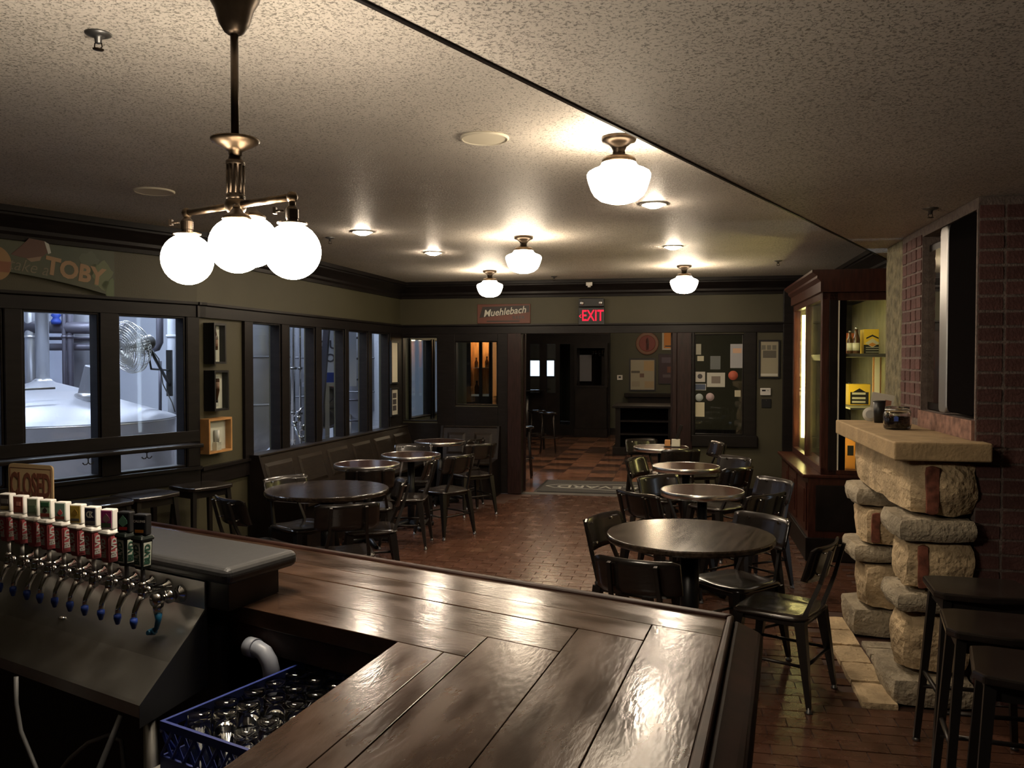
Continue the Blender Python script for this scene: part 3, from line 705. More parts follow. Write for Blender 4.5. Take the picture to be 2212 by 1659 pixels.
# ---------------------------------------------------------------- stools
def make_stool(seat_w=.40, seat_d=.33, h=.76, name='bar_stool'):
    t = thing(name, 'x', 'stool'); sw, sd_ = seat_w / 2, seat_d / 2
    poly = [(-sw, -sd_ + .05), (-sw + .03, -sd_ + .01), (0, -sd_ - .015), (sw - .03, -sd_ + .01), (sw, -sd_ + .05), (sw - .01, sd_ - .02), (sw - .06, sd_), (-sw + .06, sd_), (-sw + .01, sd_ - .02)]
    MB().prism(poly, h - .03, h).build('seat', M['chair_seat'], t, bevel=.008)
    MB().box(-sw + .04, sw - .04, -sd_ + .04, -sd_ + .055, h - .085, h - .03).box(-sw + .04, sw - .04, sd_ - .055, sd_ - .04, h - .085, h - .03).box(-sw + .04, -sw + .055, -sd_ + .05, sd_ - .05, h - .085, h - .03).box(sw - .055, sw - .04, -sd_ + .05, sd_ - .05, h - .085, h - .03).build('apron', M['chair_steel'], t)
    for sx in (-1, 1):
        for sy in (-1, 1):
            l = MB().tube([(sx * (sw - .05), sy * (sd_ - .05), h - .032), (sx * (sw + .0), sy * (sd_ + .01), .015)], [.024, .018], 4, False, math.pi / 4).build('leg', M['chair_steel'], t)
            MB().lathe([(.016, 0), (.018, .006), (.010, .02)], 10, (sx * sw, sy * (sd_ + .01), 0)).build('glide', M['steel_dark'], l)
    for (a, b, z) in (((-1, -1), (1, -1), .26), ((-1, 1), (1, 1), .26), ((-1, -1), (-1, 1), .33), ((1, -1), (1, 1), .33)):
        k = 1 - z / h; o = lambda q, w: q * (w - .05 * (1 - k))
        MB().tube([(o(a[0], sw), o(a[1], sd_), z), (o(b[0], sw), o(b[1], sd_), z)], .010, 8).build('stretcher', M['chair_steel'], t)
    return t
st0 = make_stool(); stree = tree_of(st0)
def put_stool(k, x, y, rz, label):
    if k == 0: st0.location = (x, y, 0); st0.rotation_euler = (0, 0, rz); st0['label'] = label; st0['group'] = 'dark bar stools'; return
    dup(st0, stree, (x, y, 0), rz, label, 'dark bar stools')
put_stool(0, 1.985, 3.62, R(-14), 'tall dark stool close against the stone fireplace')
put_stool(1, 1.79, 3.10, R(-20), 'tall dark stool in the middle of three before the brick chimney')
put_stool(2, 1.66, 2.66, R(-24), 'tall dark stool standing nearest the bar in the brick chimney corner')
q1, q2, q3 = P(412, 1043, .76), P(298, 1063, .76), P(205, 1078, .76)
q1 -= NW.n * .14; q2 -= NW.n * .10; q3 -= NW.n * .12 + NW.d * .05
put_stool(3, q1.x, q1.y, NW.a, 'dark stool under the window ledge closest to the shadow boxes')
put_stool(4, q2.x, q2.y, NW.a + .08, 'dark stool with blue shine on its seat under the window ledge')
put_stool(5, q3.x, q3.y, NW.a - .05, 'dark stool half hidden by the tap handles under the window ledge')
# ---------------------------------------------------------------- the bar
ZB = 1.07
bp = lambda px, py: P(px, py, ZB)
A = [(bp(600, 1178), bp(1565, 1336)), (bp(630, 1213), bp(1560, 1376)), (bp(700, 1254), bp(1380, 1382)), (bp(719, 1307), bp(1209, 1407)), (bp(530, 1312), bp(859, 1386))]
Bn = [(bp(1570, 1336), bp(1487, 1659)), (bp(1408, 1350), bp(1259, 1643)), (bp(1244, 1363), bp(1013, 1659)), (bp(1034, 1393), bp(744, 1659)), (bp(948, 1417), bp(662, 1659)), (bp(859, 1386), bp(480, 1659))]
LEFT = (Vector((-3.2, 1, ZB)), Vector((-3.2, 5, ZB)))     # where the bar runs out of the picture
NEAR = (Vector((-3, -.25, ZB)), Vector((3, -.25, ZB)))
X = lambda l, m: xsect(l[0], l[1], m[0], m[1])
bar = thing('bar_counter', 'worn L-shaped dark plank bar counter across the foreground', 'bar')
polyA = []; polyB = []
for i in range(4):                                         # planks of the far arm
    end = Bn[0] if i == 0 else Bn[i]
    polyA.append([X(A[i], LEFT), X(A[i], end), X(A[i + 1], end), X(A[i + 1], LEFT)])
for i in range(5):                                         # planks of the near arm
    top = A[min(i + 1, 4)]
    polyB.append([X(top, Bn[i]), X(Bn[i], NEAR), X(Bn[i + 1], NEAR), X(top, Bn[i + 1])])
def shrink(poly, e):
    c = sum((Vector((p.x, p.y, 0)) for p in poly), Vector()) / len(poly); n = len(poly); out = []
    for i in range(n):
        p0, p1, p2 = poly[i - 1], poly[i], poly[(i + 1) % n]
        def off(a, b):
            d = Vector((b.x - a.x, b.y - a.y, 0)).normalized(); nn = Vector((-d.y, d.x, 0))
            if (c - Vector((a.x, a.y, 0))).dot(nn) < 0: nn = -nn
            return a + nn * e, b + nn * e
        a, b = off(p0, p1), off(p1, p2); out.append(xsect(a[0], a[1], b[0], b[1]))
    return out
for k, pl in enumerate(polyA): MB().prism([(p.x, p.y) for p in shrink(pl, .0010)], ZB - .045, ZB + .0006 * math.sin(k * 2.3)).build('plank', M['bar_a'], bar, bevel=.0014)
for k, pl in enumerate(polyB): MB().prism([(p.x, p.y) for p in shrink(pl, .0010)], ZB - .045, ZB + .0006 * math.sin(k * 1.9 + 1)).build('plank', M['bar_b'], bar, bevel=.0014)
# raised bead along the customer edges, and the outer rail at the end
oA = (bp(480, 1146), bp(1590, 1330)); oB = (bp(1584, 1340), bp(1522, 1659)); rA = (bp(1649, 1337), bp(1617, 1659))
nA = Vector((-(A[0][1] - A[0][0]).y, (A[0][1] - A[0][0]).x, 0)).normalized()
oA = (A[0][0] + nA * .028, A[0][1] + nA * .028)
q = [X(oA, LEFT), X(oA, oB), X(A[0], Bn[0]), X(A[0], LEFT)]
MB().prism([(p.x, p.y) for p in q], ZB - .05, ZB + .007).build('edge_bead', M['bar_edge'], bar, bevel=.006, seg=3)
q = [X(oA, oB), X(oB, NEAR), X(Bn[0], NEAR), X(A[0], Bn[0])]
MB().prism([(p.x, p.y) for p in q], ZB - .05, ZB + .007).build('edge_bead', M['bar_edge'], bar, bevel=.006, seg=3)
q = [X(oA, oB), X(oA, rA), X(rA, NEAR), X(oB, NEAR)]
rl = MB().prism([(p.x, p.y) for p in q], ZB - .055, ZB - .004)
outer = max(q, key=lambda p: p.x)
rl.v = [(x, y, z - (.026 if min((Vector((x, y)) - Vector((p.x, p.y))).length for p in (q[1], q[2])) < .01 else 0)) for x, y, z in rl.v]
rl.build('end_rail', M['bar_edge'], bar, bevel=.012, seg=3)
# front boards below, set back from the customer edges, and the fascia under the work side
def inset(l, d):
    t = (l[1] - l[0]); n = Vector((-t.y, t.x, 0)).normalized() * d; return (l[0] + n, l[1] + n)
f1, f2 = inset(oA, -.16), inset(oA, -.20)
g1, g2 = inset(rA, -.22), inset(rA, -.26)
if (g1[0] - rA[0]).x > 0: g1, g2 = inset(rA, .22), inset(rA, .26)
q = [X(f1, LEFT), X(f1, g1), X(f2, g2), X(f2, LEFT)]
MB().prism([(p.x, p.y) for p in q], 0, ZB - .045).build('front_panel', M['bar_dark'], bar)
q = [X(f1, g1), X(g1, NEAR), X(g2, NEAR), X(f2, g2)]
MB().prism([(p.x, p.y) for p in q], 0, ZB - .045).build('front_panel', M['bar_dark'], bar)
i1, i2 = inset(A[4], .004), inset(A[4], .03)
q = [X(i1, LEFT), X(i1, Bn[5]), X(i2, Bn[5]), X(i2, LEFT)]
MB().prism([(p.x, p.y) for p in q], ZB - .11, ZB - .045).build('fascia', M['bar_edge'], bar)
j1, j2 = inset(Bn[5], .004), inset(Bn[5], .03)
if (j1[0] - Bn[5][0]).x < 0: j1, j2 = inset(Bn[5], -.004), inset(Bn[5], -.03)
q = [X(i1, j1), X(j1, NEAR), X(j2, NEAR), X(i1, j2)]
MB().prism([(p.x, p.y) for p in q], ZB - .11, ZB - .045).build('fascia', M['bar_edge'], bar)

# ---------------------------------------------------------------- tap wall on the bar
e1 = (bp(1565, 1336) - bp(600, 1178)); e1.z = 0; e1.normalize(); eA = math.atan2(e1.y, e1.x)
E1 = P(490, 1231, 1.19); E2 = P(646, 1187, 1.19)
TW = Fr((E1.x, E1.y), eA)                                  # x to the right end, y away from the barman
dep = (E2 - E1).dot(TW.n); skew = (E2 - E1).dot(TW.d)
tw = thing('tap_wall', 'raised box with charcoal ledge carrying the row of taps', 'tap stand', TW.o, eA)
LW_ = -2.3
MB().prism([(LW_, 0), (0, 0), (skew, dep), (LW_, dep)], 1.145, 1.19).build('ledge', M['ledge'], tw, bevel=.02, seg=4)
MB().prism([(LW_, .03), (-.03, .03), (skew - .045, dep - .035), (LW_, dep - .035)], ZB + .001, 1.145).build('end_box', M['bar_dark'], tw)
pe = TW.s_(445, .03)                                       # right end of the steel panel
tray = thing('drip_tray', 'slanted stainless drip tray and backsplash under the taps', 'drip tray', TW.o, eA)
pf = [(.028, 1.138), (.022, 1.138), (.022, 1.066), (-.083, .955), (-.166, .882), (-.172, .876), (-.172, .845), (-.168, .845), (-.16, .872), (-.078, .944), (.0, 1.02), (.028, 1.04)]
MB().extr(pf, LW_, pe).build('backsplash', M['steel'], tray)
MB().slab([(0, 0)] * 0 or [(.028, 1.066), (-.172, .876), (-.172, .82), (.028, .86)], 0, .0015, Matrix.Translation((pe, 0, 0)) @ Matrix(((0, 1, 0, 0), (1, 0, 0, 0), (0, 0, 1, 0), (0, 0, 0, 1)))).build('end_cap', M['steel_dark'], tray)
MB().box(LW_, pe + .055, .03, .05, .55, ZB - .05).build('support', M['black'], tray)
lg = TW.p(pe - .02, -.13)
lgo = MB().lathe([(.018, .0), (.018, .845)], 16).build('leg', M['steel'], tray); lgo.location = (pe - .03, -.12, 0)
MB().lathe([(.012, 0), (.012, .003), (.006, .006), (0, .007)], 14, (pe - .52, -.06, .98)).build('drain_screw', M['chrome'], tray)
# taps
tmesh = {'shank': MB().lathe([(.021, 0), (.019, .006), (.011, .010), (.010, .055), (.013, .058), (.013, .070), (.0, .072)], 18, M=Matrix.Rotation(math.pi / 2, 4, 'X')).mesh('shank', M['chrome']),
         'body': MB().lathe([(.0, -.018), (.011, -.016), (.014, -.006), (.014, .006), (.010, .014), (.012, .018), (.012, .023), (.006, .028), (0, .03)], 18, (0, -.078, 0)).mesh('body', M['chrome']),
         'spout': MB().tube([(0, -.078, -.006), (0, -.090, -.022), (0, -.102, -.045), (0, -.106, -.068)], [.011, .0095, .008, .0075], 12).mesh('spout', M['chrome']),
         'spout_cap': MB().lathe([(0, -.092), (.005, -.090), (.010, -.074), (.0095, -.064), (0, -.062)], 12, (0, -.1065, 0)).mesh('spout_cap', M['blue_cap'])}
def make_tap(kind, panel, bits, label, loc):
    t = thing('beer_tap', label, 'tap', loc, eA, 'chrome beer taps with lettered handles')
    for n_, me in tmesh.items(): link_mesh(n_, me, t)
    hy = Vector((0, -.078, 0))
    body, cap, face = (M['red_handle'], M['white'], M['white']) if kind == 'red' else (M['black_handle'], M['black_handle'], M['black'])
    MB().lathe([(.006, .028), (.006, .068)], 12, hy).build('ferrule', M['steel_dark'] if kind == 'black' else M['white'], t)
    g = MB().tube([(0, 0, .062), (0, 0, .068), (0, 0, .138)], [.0185, .0215, .0255], 4, False, 0).build('grip', body, t, bevel=.002); g.location = hy; g.rotation_euler = (0, 0, .86)
    c = MB().tube([(0, 0, .138), (0, 0, .144), (0, 0, .150), (0, 0, .154)], [.029, .031, .027, .018], 4, False, 0).build('collar', cap, t, bevel=.003); c.location = hy; c.rotation_euler = (0, 0, .86)
    md = MB().box(-.0190, .0190, -.0125, .0125, .153, .208).build('medallion', face, t, bevel=.003); md.location = hy; md.rotation_euler = (0, 0, .36)
    MB().slab([(-.0155, .158), (.0155, .158), (.0155, .204), (-.0155, .204)], -.0135, -.0122).build('print', panel, md)
    for b in bits:
        if b[0] == 't': text(b[1], b[2], md, (b[3], -.0139, b[4]), size=b[5], depth=.0002, bold=.02)
        elif b[0] == 'b': MB().box(b[2], b[3], -.0142, -.0134, b[4], b[5]).build('print', b[1], md)
        elif b[0] == 'd': MB().slab([(b[2], b[3] - b[4]), (b[2] + b[4] * .8, b[3] - b[4] * .4), (b[2] + b[4] * .8, b[3] + b[4] * .1), (b[2], b[3] + b[4]), (b[2] - b[4] * .8, b[3] + b[4] * .1), (b[2] - b[4] * .8, b[3] - b[4] * .4)], -.0142, -.0134).build('print', b[1], md)
    for fa in (-1, 1):                                       # the lettered faces of the grip
        an = fa * math.pi / 4; k = Matrix.Translation(Vector((0, 0, 0))) @ Matrix.Rotation(an, 4, 'Z') @ Matrix.Translation((0, -.0120, 0)) @ Matrix.Rotation(R(3.1), 4, 'X')
        MB().slab([(-.0108, .072), (.0108, .072), (.0125, .134), (-.0125, .134)], -.0008, .0008, k).build('letter_panel', cmat('letter_panel_' + kind, (.50, .52, .44) if kind == 'black' else (.33, .06, .07)), g)
        o = text('BLVD', M['dgreen'] if kind == 'black' else M['greyl'], g, (0, 0, 0), size=.0235, depth=.0003, bold=.04, squeeze=.95)
        o.matrix_local = k @ Matrix.Translation((0, -.0014, .103)) @ Matrix.Rotation(math.pi / 2, 4, 'X') @ Matrix.Rotation(math.pi / 2, 4, 'Z')
    return t
G_, W_, O_, Y_ = M['greyl'], M['paperw'], M['orange'], M['yellow']
p_ = lambda n, c: cmat('tap print ' + n, c)
HANDLES = [('red', p_('umber', (.035, .025, .02)), [('b', p_('tan', (.20, .15, .06)), -.0135, .0135, .160, .170), ('b', p_('grey', (.10, .09, .08)), -.012, .012, .178, .192)], 'chrome tap, red handle with dark brown medallion at the outer end of the row'),
           ('red', p_('rust', (.20, .045, .03)), [('b', p_('pink', (.40, .16, .12)), -.006, .008, .178, .190)], 'chrome tap, red handle with rust red medallion'),
           ('red', p_('sage', (.20, .24, .16)), [('b', p_('moss', (.10, .15, .09)), -.012, .012, .166, .186)], 'chrome tap, red handle with plain sage green medallion'),
           ('red', p_('mint', (.22, .33, .22)), [('b', p_('rust', (.2, .045, .03)), -.0150, .0150, .159, .169), ('d', p_('umber', (.035, .025, .02)), 0, .178, .009), ('b', p_('leaf', (.03, .12, .05)), -.013, .013, .189, .200)], 'chrome tap, red handle with mint medallion and dark fruit print'),
           ('red', p_('aqua', (.22, .36, .30)), [('b', p_('rust', (.2, .045, .03)), -.0150, .0150, .159, .168), ('d', p_('coral', (.62, .12, .12)), .001, .179, .009)], 'chrome tap, red handle with aqua medallion and coral print'),
           ('red', p_('mustard', (.52, .36, .06)), [('b', p_('grey', (.10, .09, .08)), -.013, .013, .161, .169), ('d', p_('ochre', (.32, .20, .03)), 0, .186, .010)], 'chrome tap, red handle with mustard yellow medallion'),
           ('red', p_('navy', (.022, .022, .05)), [('t', 'C', W_, -.0035, .186, .026), ('t', 'K', W_, .0035, .186, .022), ('b', p_('grey', (.10, .09, .08)), -.014, .014, .161, .169)], 'chrome tap, red handle with navy medallion and white KC monogram'),
           ('red', p_('magenta', (.42, .04, .22)), [('b', p_('forest', (.06, .09, .05)), -.0150, .0150, .159, .171), ('d', p_('mauve', (.30, .17, .20)), 0, .184, .013)], 'chrome tap, red handle with magenta medallion beside the black ones'),
           ('black', M['black'], [('d', p_('jade', (.13, .32, .22)), 0, .184, .016), ('b', p_('red', (.45, .03, .03)), -.012, .012, .160, .168)], 'chrome tap, black handle with green diamond medallion'),
           ('black', M['black'], [('t', 'CALLING', W_, 0, .190, .0085), ('b', O_, -.0125, .0125, .160, .168)], 'chrome tap, black handle at the end of the row with orange strip and white word')]
faucet_px = [19, 48, 78, 106, 138, 171, 203, 238, 274, 309]
for k, px in enumerate(faucet_px):
    s = TW.s_(px, .022 - .078, 1.1)
    zt = 1.108
    make_tap(*HANDLES[k], TW.p(s, .0225, zt))
# spare coupling at the end of the row
s = TW.s_(392, .022, 1.09)
cp = thing('tap_coupling', 'bare chrome coupling with hanging blue plug beside the last tap', 'coupling', TW.p(s, .0225, 1.095), eA)
MB().lathe([(.024, 0), (.022, .008), (.013, .012), (.013, .028), (.018, .030), (.018, .044), (.011, .046), (.011, .062), (.017, .064), (.017, .086), (.0, .088)], 18, M=Matrix.Rotation(math.pi / 2, 4, 'X')).build('shank', M['chrome'], cp)
MB().tube([(0, -.072, -.01), (0, -.072, -.036)], [.015, .011], 14).build('outlet', M['chrome'], cp)
MB().tube([(0, -.072, -.034), (.004, -.074, -.052), (-.002, -.076, -.075), (-.012, -.078, -.086)], [.011, .008, .0065, .006], 10).tube([(-.006, -.078, -.082), (-.03, -.080, -.090)], [.009, .007], 8).tube([(-.018, -.07, -.092), (-.018, -.092, -.086)], [.006, .006], 8).build('plug', M['teal_cap'], cp)
# card standing on the ledge
cs = TW.s_(66, .20, 1.25); cz0 = 1.19
sg = thing('closed_sign', 'tan closed sign with red brown letters standing on the ledge', 'sign', TW.p(cs, .20, cz0), eA + .18)
rr = []
w2, h2, r2 = .108, .165, .016
for cx_, cz_, a0 in ((w2 - r2, r2, -90), (w2 - r2, h2 - r2, 0), (-w2 + r2, h2 - r2, 90), (-w2 + r2, r2, 180)):
    for k in range(5): a = R(a0 + k * 22.5); rr.append((cx_ + r2 * math.cos(a), cz_ + r2 * math.sin(a)))
MB().slab(rr, 0, .006).build('card', cmat('tan card', (.30, .21, .11)), sg)
bd = MB()
for x0, x1, z0, z1 in ((-.1, .1, .15, .1515), (-.1, .1, .012, .0135), (-.1, -.0985, .012, .15), (.0985, .1, .012, .15)): bd.box(x0, x1, -.0008, .001, z0, z1)
bd.build('border', cmat('brown ink', (.12, .04, .022)), sg)
text('CLOSED', M['paperw'] and cmat('brown ink', (.12, .04, .022)), sg, (0, -.001, .088), size=.115, depth=.0006, bold=.03, squeeze=.46)
# ---------------------------------------------------------------- glass rack, pipe, hoses behind the bar
RK = P(345, 1557, .95); RKF = Fr((RK.x, RK.y), eA + R(1))
rk = thing('glass_rack', 'blue plastic glass rack under the bar counter', 'rack', RKF.o, RKF.a)
RWD, RDP, RZ0, RZ1 = .50, .46, .825, .95
fr = MB()
fr.box(0, RWD, 0, .008, RZ1 - .018, RZ1).box(0, RWD, RDP - .008, RDP, RZ1 - .018, RZ1).box(0, .008, .008, RDP - .008, RZ1 - .018, RZ1).box(RWD - .008, RWD, .008, RDP - .008, RZ1 - .018, RZ1)
fr.build('rim', M['blue_rack'], rk)
MB().box(0, RWD, 0, .006, RZ0, RZ0 + .05).box(0, RWD, RDP - .006, RDP, RZ0, RZ0 + .05).box(0, .006, .006, RDP - .006, RZ0, RZ0 + .05).box(RWD - .006, RWD, .006, RDP - .006, RZ0, RZ0 + .05).box(.006, RWD - .006, .006, RDP - .006, RZ0, RZ0 + .006).build('base', M['blue_rack'], rk)
la = MB()
def lattice(x0, x1, put):
    n = max(4, round((x1 - x0) / .036)); w = (x1 - x0) / n; za, zb = RZ0 + .05, RZ1 - .018
    for k in range(n):
        for a, b in (((x0 + k * w, za), (x0 + (k + 1) * w, zb)), ((x0 + (k + 1) * w, za), (x0 + k * w, zb))):
            la.tube([put(*a), put(*b)], .0042, 4, False)
lattice(0, RWD, lambda x, z: (x, .004, z)); lattice(0, RDP, lambda x, z: (.004, x, z)); lattice(0, RWD, lambda x, z: (x, RDP - .004, z)); lattice(0, RDP, lambda x, z: (RWD - .004, x, z))
la.build('lattice', M['blue_rack'], rk, kind='stuff')
gme = None
go = MB().lathe([(.0275, .0), (.0275, .001), (.0250, .112), (.0235, .118), (.0, .118), (.0, .104), (.0225, .102), (.0255, .001), (.027, .0)], 22).build('drinking_glass', M['glass'])
tag(go, 'small clear tasting glass upside down in the blue rack', 'glass', 'tasting glasses in the rack')
ORD = ['first', 'second', 'third', 'fourth', 'fifth', 'sixth', 'seventh', 'eighth']
gsp = [(.035, .075, 'nearest the front corner of the rack by the tray'), (.078, .108, 'beside the front corner glass of the rack'), (.030, .150, 'by the tray edge behind the front corner glass'), (.085, .168, 'inside the rack behind the front pair'), (.192, .066, 'alone in the empty front half of the rack'), (.192, .125, 'just behind the lone front glass of the rack')]
gsp += [(.040 + .067 * i,   .225 + .066 * j, f'in the rack, {ORD[j]} back row, {ORD[i]} from the tray side') for j in range(4) for i in range(7)]
for k, (x_, y_, lab) in enumerate(gsp):
    o = go if k == 0 else go.copy()
    if k: COL.objects.link(o)
    o.location = RKF.p(x_, y_, RZ0 + .0065); o['label'] = 'upside down tasting glass ' + lab
sh = thing('under_shelf', 'stainless shelf corner under the blue glass rack', 'shelf', RKF.o, RKF.a)
MB().box(-.06, RWD, -.05, .30, RZ0 - .022, RZ0 - .001).build('top', M['steel'], sh, bevel=.003)
for x in (-.02, RWD - .04): MB().lathe([(.016, 0), (.016, RZ0 - .022)], 12, (x, .05, 0)).build('leg', M['steel'], sh)
pc = PY(586, 1400, 2.16)
pv_ = thing('drain_pipe', 'white plastic drain pipe elbow under the bar top', 'pipe', (pc.x, pc.y, 0), eA)
MB().lathe([(.0195, .0), (.0195, .895)], 18).build('pipe', M['pvc'], pv_)
MB().lathe([(.024, .86), (.025, .862), (.025, .905), (.023, .907)], 18).tube([(0, 0, .90), (0, 0, .93), (-.008, 0, .953), (-.026, 0, .972), (-.05, 0, .978), (-.085, 0, .980)], [.0215] * 6, 14).lathe([(.025, 0), (.025, .03)], 18, (0, 0, 0), True, Matrix.Translation((-.055, 0, .978)) @ Matrix.Rotation(-math.pi / 2, 4, 'Y')).build('elbow', M['pvc'], pv_)
for k, (pts, r, lab) in enumerate((([(35, 1462, 2.25), (35, 1520, 2.24), (45, 1580, 2.22), (70, 1640, 2.2), (100, 1720, 2.15)], .006, 'grey hose hanging straight down under the drip tray'),
                               ([(262, 1545, 2.12), (240, 1600, 2.1), (215, 1660, 2.08), (190, 1740, 2.05)], .008, 'grey hose slanting under the tray corner'),
                               ([(120, 1680, 2.2), (150, 1640, 2.2), (190, 1605, 2.2), (235, 1588, 2.19), (262, 1600, 2.18), (268, 1660, 2.16), (260, 1740, 2.1)], .006, 'thin grey hose looping below the drip tray'))):
    o = MB().tube([PY(a, b, c) for a, b, c in pts], r, 8).build('hose', M['hose']); tag(o, lab, 'hose')
# dark back cabinets under the tap wall
MB().box(LW_, pe + .02, .055, .085, 0, 1.02).build('rear_panel', M['bar_dark'], tw)
# ---------------------------------------------------------------- brick chimney with stone fireplace (local x = along the front towards the back of the room, y = into the chimney)
FP = thing('fireplace', 'brick chimney with buff stone fireplace and thick stone mantel', 'fireplace', F0, 0)
FP.rotation_euler = (0, 0, math.pi / 2 - UF)
MX = Matrix.Diagonal((1, -1, 1, 1))                        # local frame is right handed with y to the room; flip so that y runs into the chimney
def flip(mb): mb.v = [(x, -y, z) for x, y, z in mb.v]; mb.f = [tuple(reversed(f)) for f in mb.f]; return mb
ft = lambda px, v, z=1.4: line_s(F0 + vF * v, uF, px, z)
VB = .40; T0 = .12
for bb in ((T0 + .005, 1.59, VB + .005, .9, 0, 1.42), (T0 + .005, 1.59, VB + .005, .9, 2.47, ZS - .003), (T0 + .005, T0 + .024, VB + .003, VB + .101, 1.42, 2.47), (T0 + .005, 1.12, VB + .10, .9, 1.42, 2.47), (1.12, 1.59, VB + .005, .9, 1.42, 2.47)): flip(MB().box(*bb)).build('core', M['mortar'], FP)
flip(MB().box(T0 + .005, T0 + .3, .9, 3.1, 0, ZS - .003)).build('core', M['mortar'], FP)
BWD, BHT = .125, .0755
def brick_mesh(w, h, d, seed): return flip(MB().rock(-w / 2, w / 2, 0, d, -h / 2, h / 2, seed, .0028, 3, .06)).mesh('brick', M['brick'])
fm = [brick_mesh(BWD - .011, BHT - .011, .05, k) for k in range(5)]
rng = random.Random(3); rows = int(ZS / BHT)
for r in range(rows):                                       # near end, facing the bar
    z = BHT * (r + .5)
    for c in range(6):
        o = link_mesh('brick', fm[rng.randrange(5)], FP, (T0 + rng.uniform(-.002, .002), -(VB + BWD * (c + .5) + .002), z), R(90))
jm = [brick_mesh(.105, BHT - .011, .05, k + 9) for k in range(3)]
t1a, t1b = 1.12, 1.59
for r in range(rows):
    z = BHT * (r + .5)
    if z > 1.33:
        for c in range(4): link_mesh('brick', jm[rng.randrange(3)], FP, (t1a + .117 * (c + .5), -(VB + rng.uniform(-.003, .002)), z), 0)
        if z > 2.47:
            for c in range(8): link_mesh('brick', jm[rng.randrange(3)], FP, (T0 + .06 + .117 * (c + .5), -(VB + rng.uniform(-.003, .002)), z), 0)
# mantel shelf and stones
flip(MB().box(0, 1.62, 0, .445, 1.228, 1.32)).build('mantel', M['mantel'], FP, bevel=.008, seg=2)
ST = [('lintel_stone', .05, 1.52, .09, .42, .935, 1.226, 'stone', .022, 9, .12), ('slab_stone', .03, .50, .03, .41, .815, .935, 'stone_grey', .012, 8, .14),
      ('upright_stone', .06, .40, .07, .41, .565, .815, 'stone', .022, 7, .16), ('slab_stone', .03, .44, .02, .40, .455, .565, 'stone_grey', .014, 8, .16),
      ('upright_stone', .06, .36, .05, .40, .14, .455, 'stone', .024, 7, .22), ('slab_stone', .0, .50, .0, .40, .0, .14, 'stone_grey', .014, 8, .12),
      ('slab_stone', 1.10, 1.56, .03, .41, .815, .935, 'stone_grey', .014, 8, .14), ('upright_stone', 1.06, 1.5, .08, .41, .575, .815, 'stone', .020, 7, .16),
      ('slab_stone', 1.10, 1.58, .02, .41, .465, .575, 'stone_grey', .014, 8, .14), ('upright_stone', 1.06, 1.48, .08, .41, .18, .465, 'stone', .022, 7, .18),
      ('slab_stone', 1.10, 1.56, .02, .41, .0, .18, 'stone_grey', .014, 8, .12)]
for k, (nm, a, b, c, d, e, f, m_, amp, cuts, rd) in enumerate(ST):
    flip(MB().rock(a, b, c, d, e + .004, f - .002, k + 2, amp, cuts, rd)).build(nm, M[m_], FP)
# rust stains on the stones, built as thin rough pieces
flip(MB().rock(.050, .08, .165, .225, .955, 1.20, 41, .012, 7, .1)).build('rust_stain', M['rust'], FP)
flip(MB().rock(.060, .09, .135, .180, .585, .80, 42, .012, 7, .1)).build('rust_stain', M['rust'], FP)
flip(MB().rock(1.055, 1.08, .12, .17, .60, .79, 43, .012, 7, .1)).build('rust_stain', M['rust'], FP)
flip(MB().box(.42, 1.1, .38, .414, 0, .93)).build('firebox', M['matblack'], FP)
for k in range(5): flip(MB().rock(-.02 + k * .30, .265 + k * .30, -.14, .03, -.02, .022 + .004 * (k % 2), 60 + k, .006, 4, .05)).build('hearth_stone', M['stone'], FP)
for k in range(4): flip(MB().rock(.48 + .13 * k, .60 + .13 * k, .05, .36, -.02, .02, 70 + k, .006, 4, .05)).build('hearth_stone', M['stone_grey'], FP)
flip(MB().box(T0 + .02, 1.12, VB - .01, VB + .012, 1.321, 1.42)).build('splash', mat('pinkish plaster', (.22, .12, .09), .9, var=.4, vscale=18), FP)
# rough plaster pier beyond the chimney
pr = MB().rock(1.66, 2.13, .42, .9, 0, ZS + .03, 5, .012, 14, .02); flip(pr)
o = pr.build('wall_right', M['plaster'], kind='structure'); o.location = F0; o.rotation_euler = FP.rotation_euler
# mirror and black screen on the chimney front
def on_front(name, label, cat): return thing(name, label, cat, F0, math.pi / 2 - UF)
def rrect(x0, x1, z0, z1, r, n=5):
    out = []
    for cx_, cz_, a0 in ((x1 - r, z0 + r, -90), (x1 - r, z1 - r, 0), (x0 + r, z1 - r, 90), (x0 + r, z0 + r, 180)):
        for k in range(n + 1): a = R(a0 + 90 * k / n); out.append((cx_ + r * math.cos(a), cz_ + r * math.sin(a)))
    return out
mi = on_front('framed_mirror', 'mirror with rounded dark frame on the brick chimney', 'mirror')
VM = VB + .045; ta, tb = ft(2026, VM), ft(1978, VM)
oz0, oz1 = 1.425, 2.42
flip(MB().slab(rrect(ta - .12, tb, oz0, oz1, .11), VM, VM + .03)).build('frame', M['cab_dark'], mi, bevel=.006)
flip(MB().slab(rrect(ta - .08, tb - .045, oz0 + .045, oz1 - .045, .08), VM - .004, VM + .001)).build('glass', M['mirror'], mi)
tv = on_front('black_screen', 'black screen with silver edge hung on the brick chimney', 'screen')
VT = VB + .004; tc, td = T0 + .025, ft(2044, VT)
flip(MB().slab(rrect(tc, td, 1.44, 2.465, .05), VT, VT + .06)).build('case', M['matblack'], tv, bevel=.006)
te = ft(2028, VT)
flip(MB().slab(rrect(td + .001, te, 1.43, 2.465, .03), VT - .005, VT + .035)).build('side_edge', M['silver'], tv, bevel=.008)
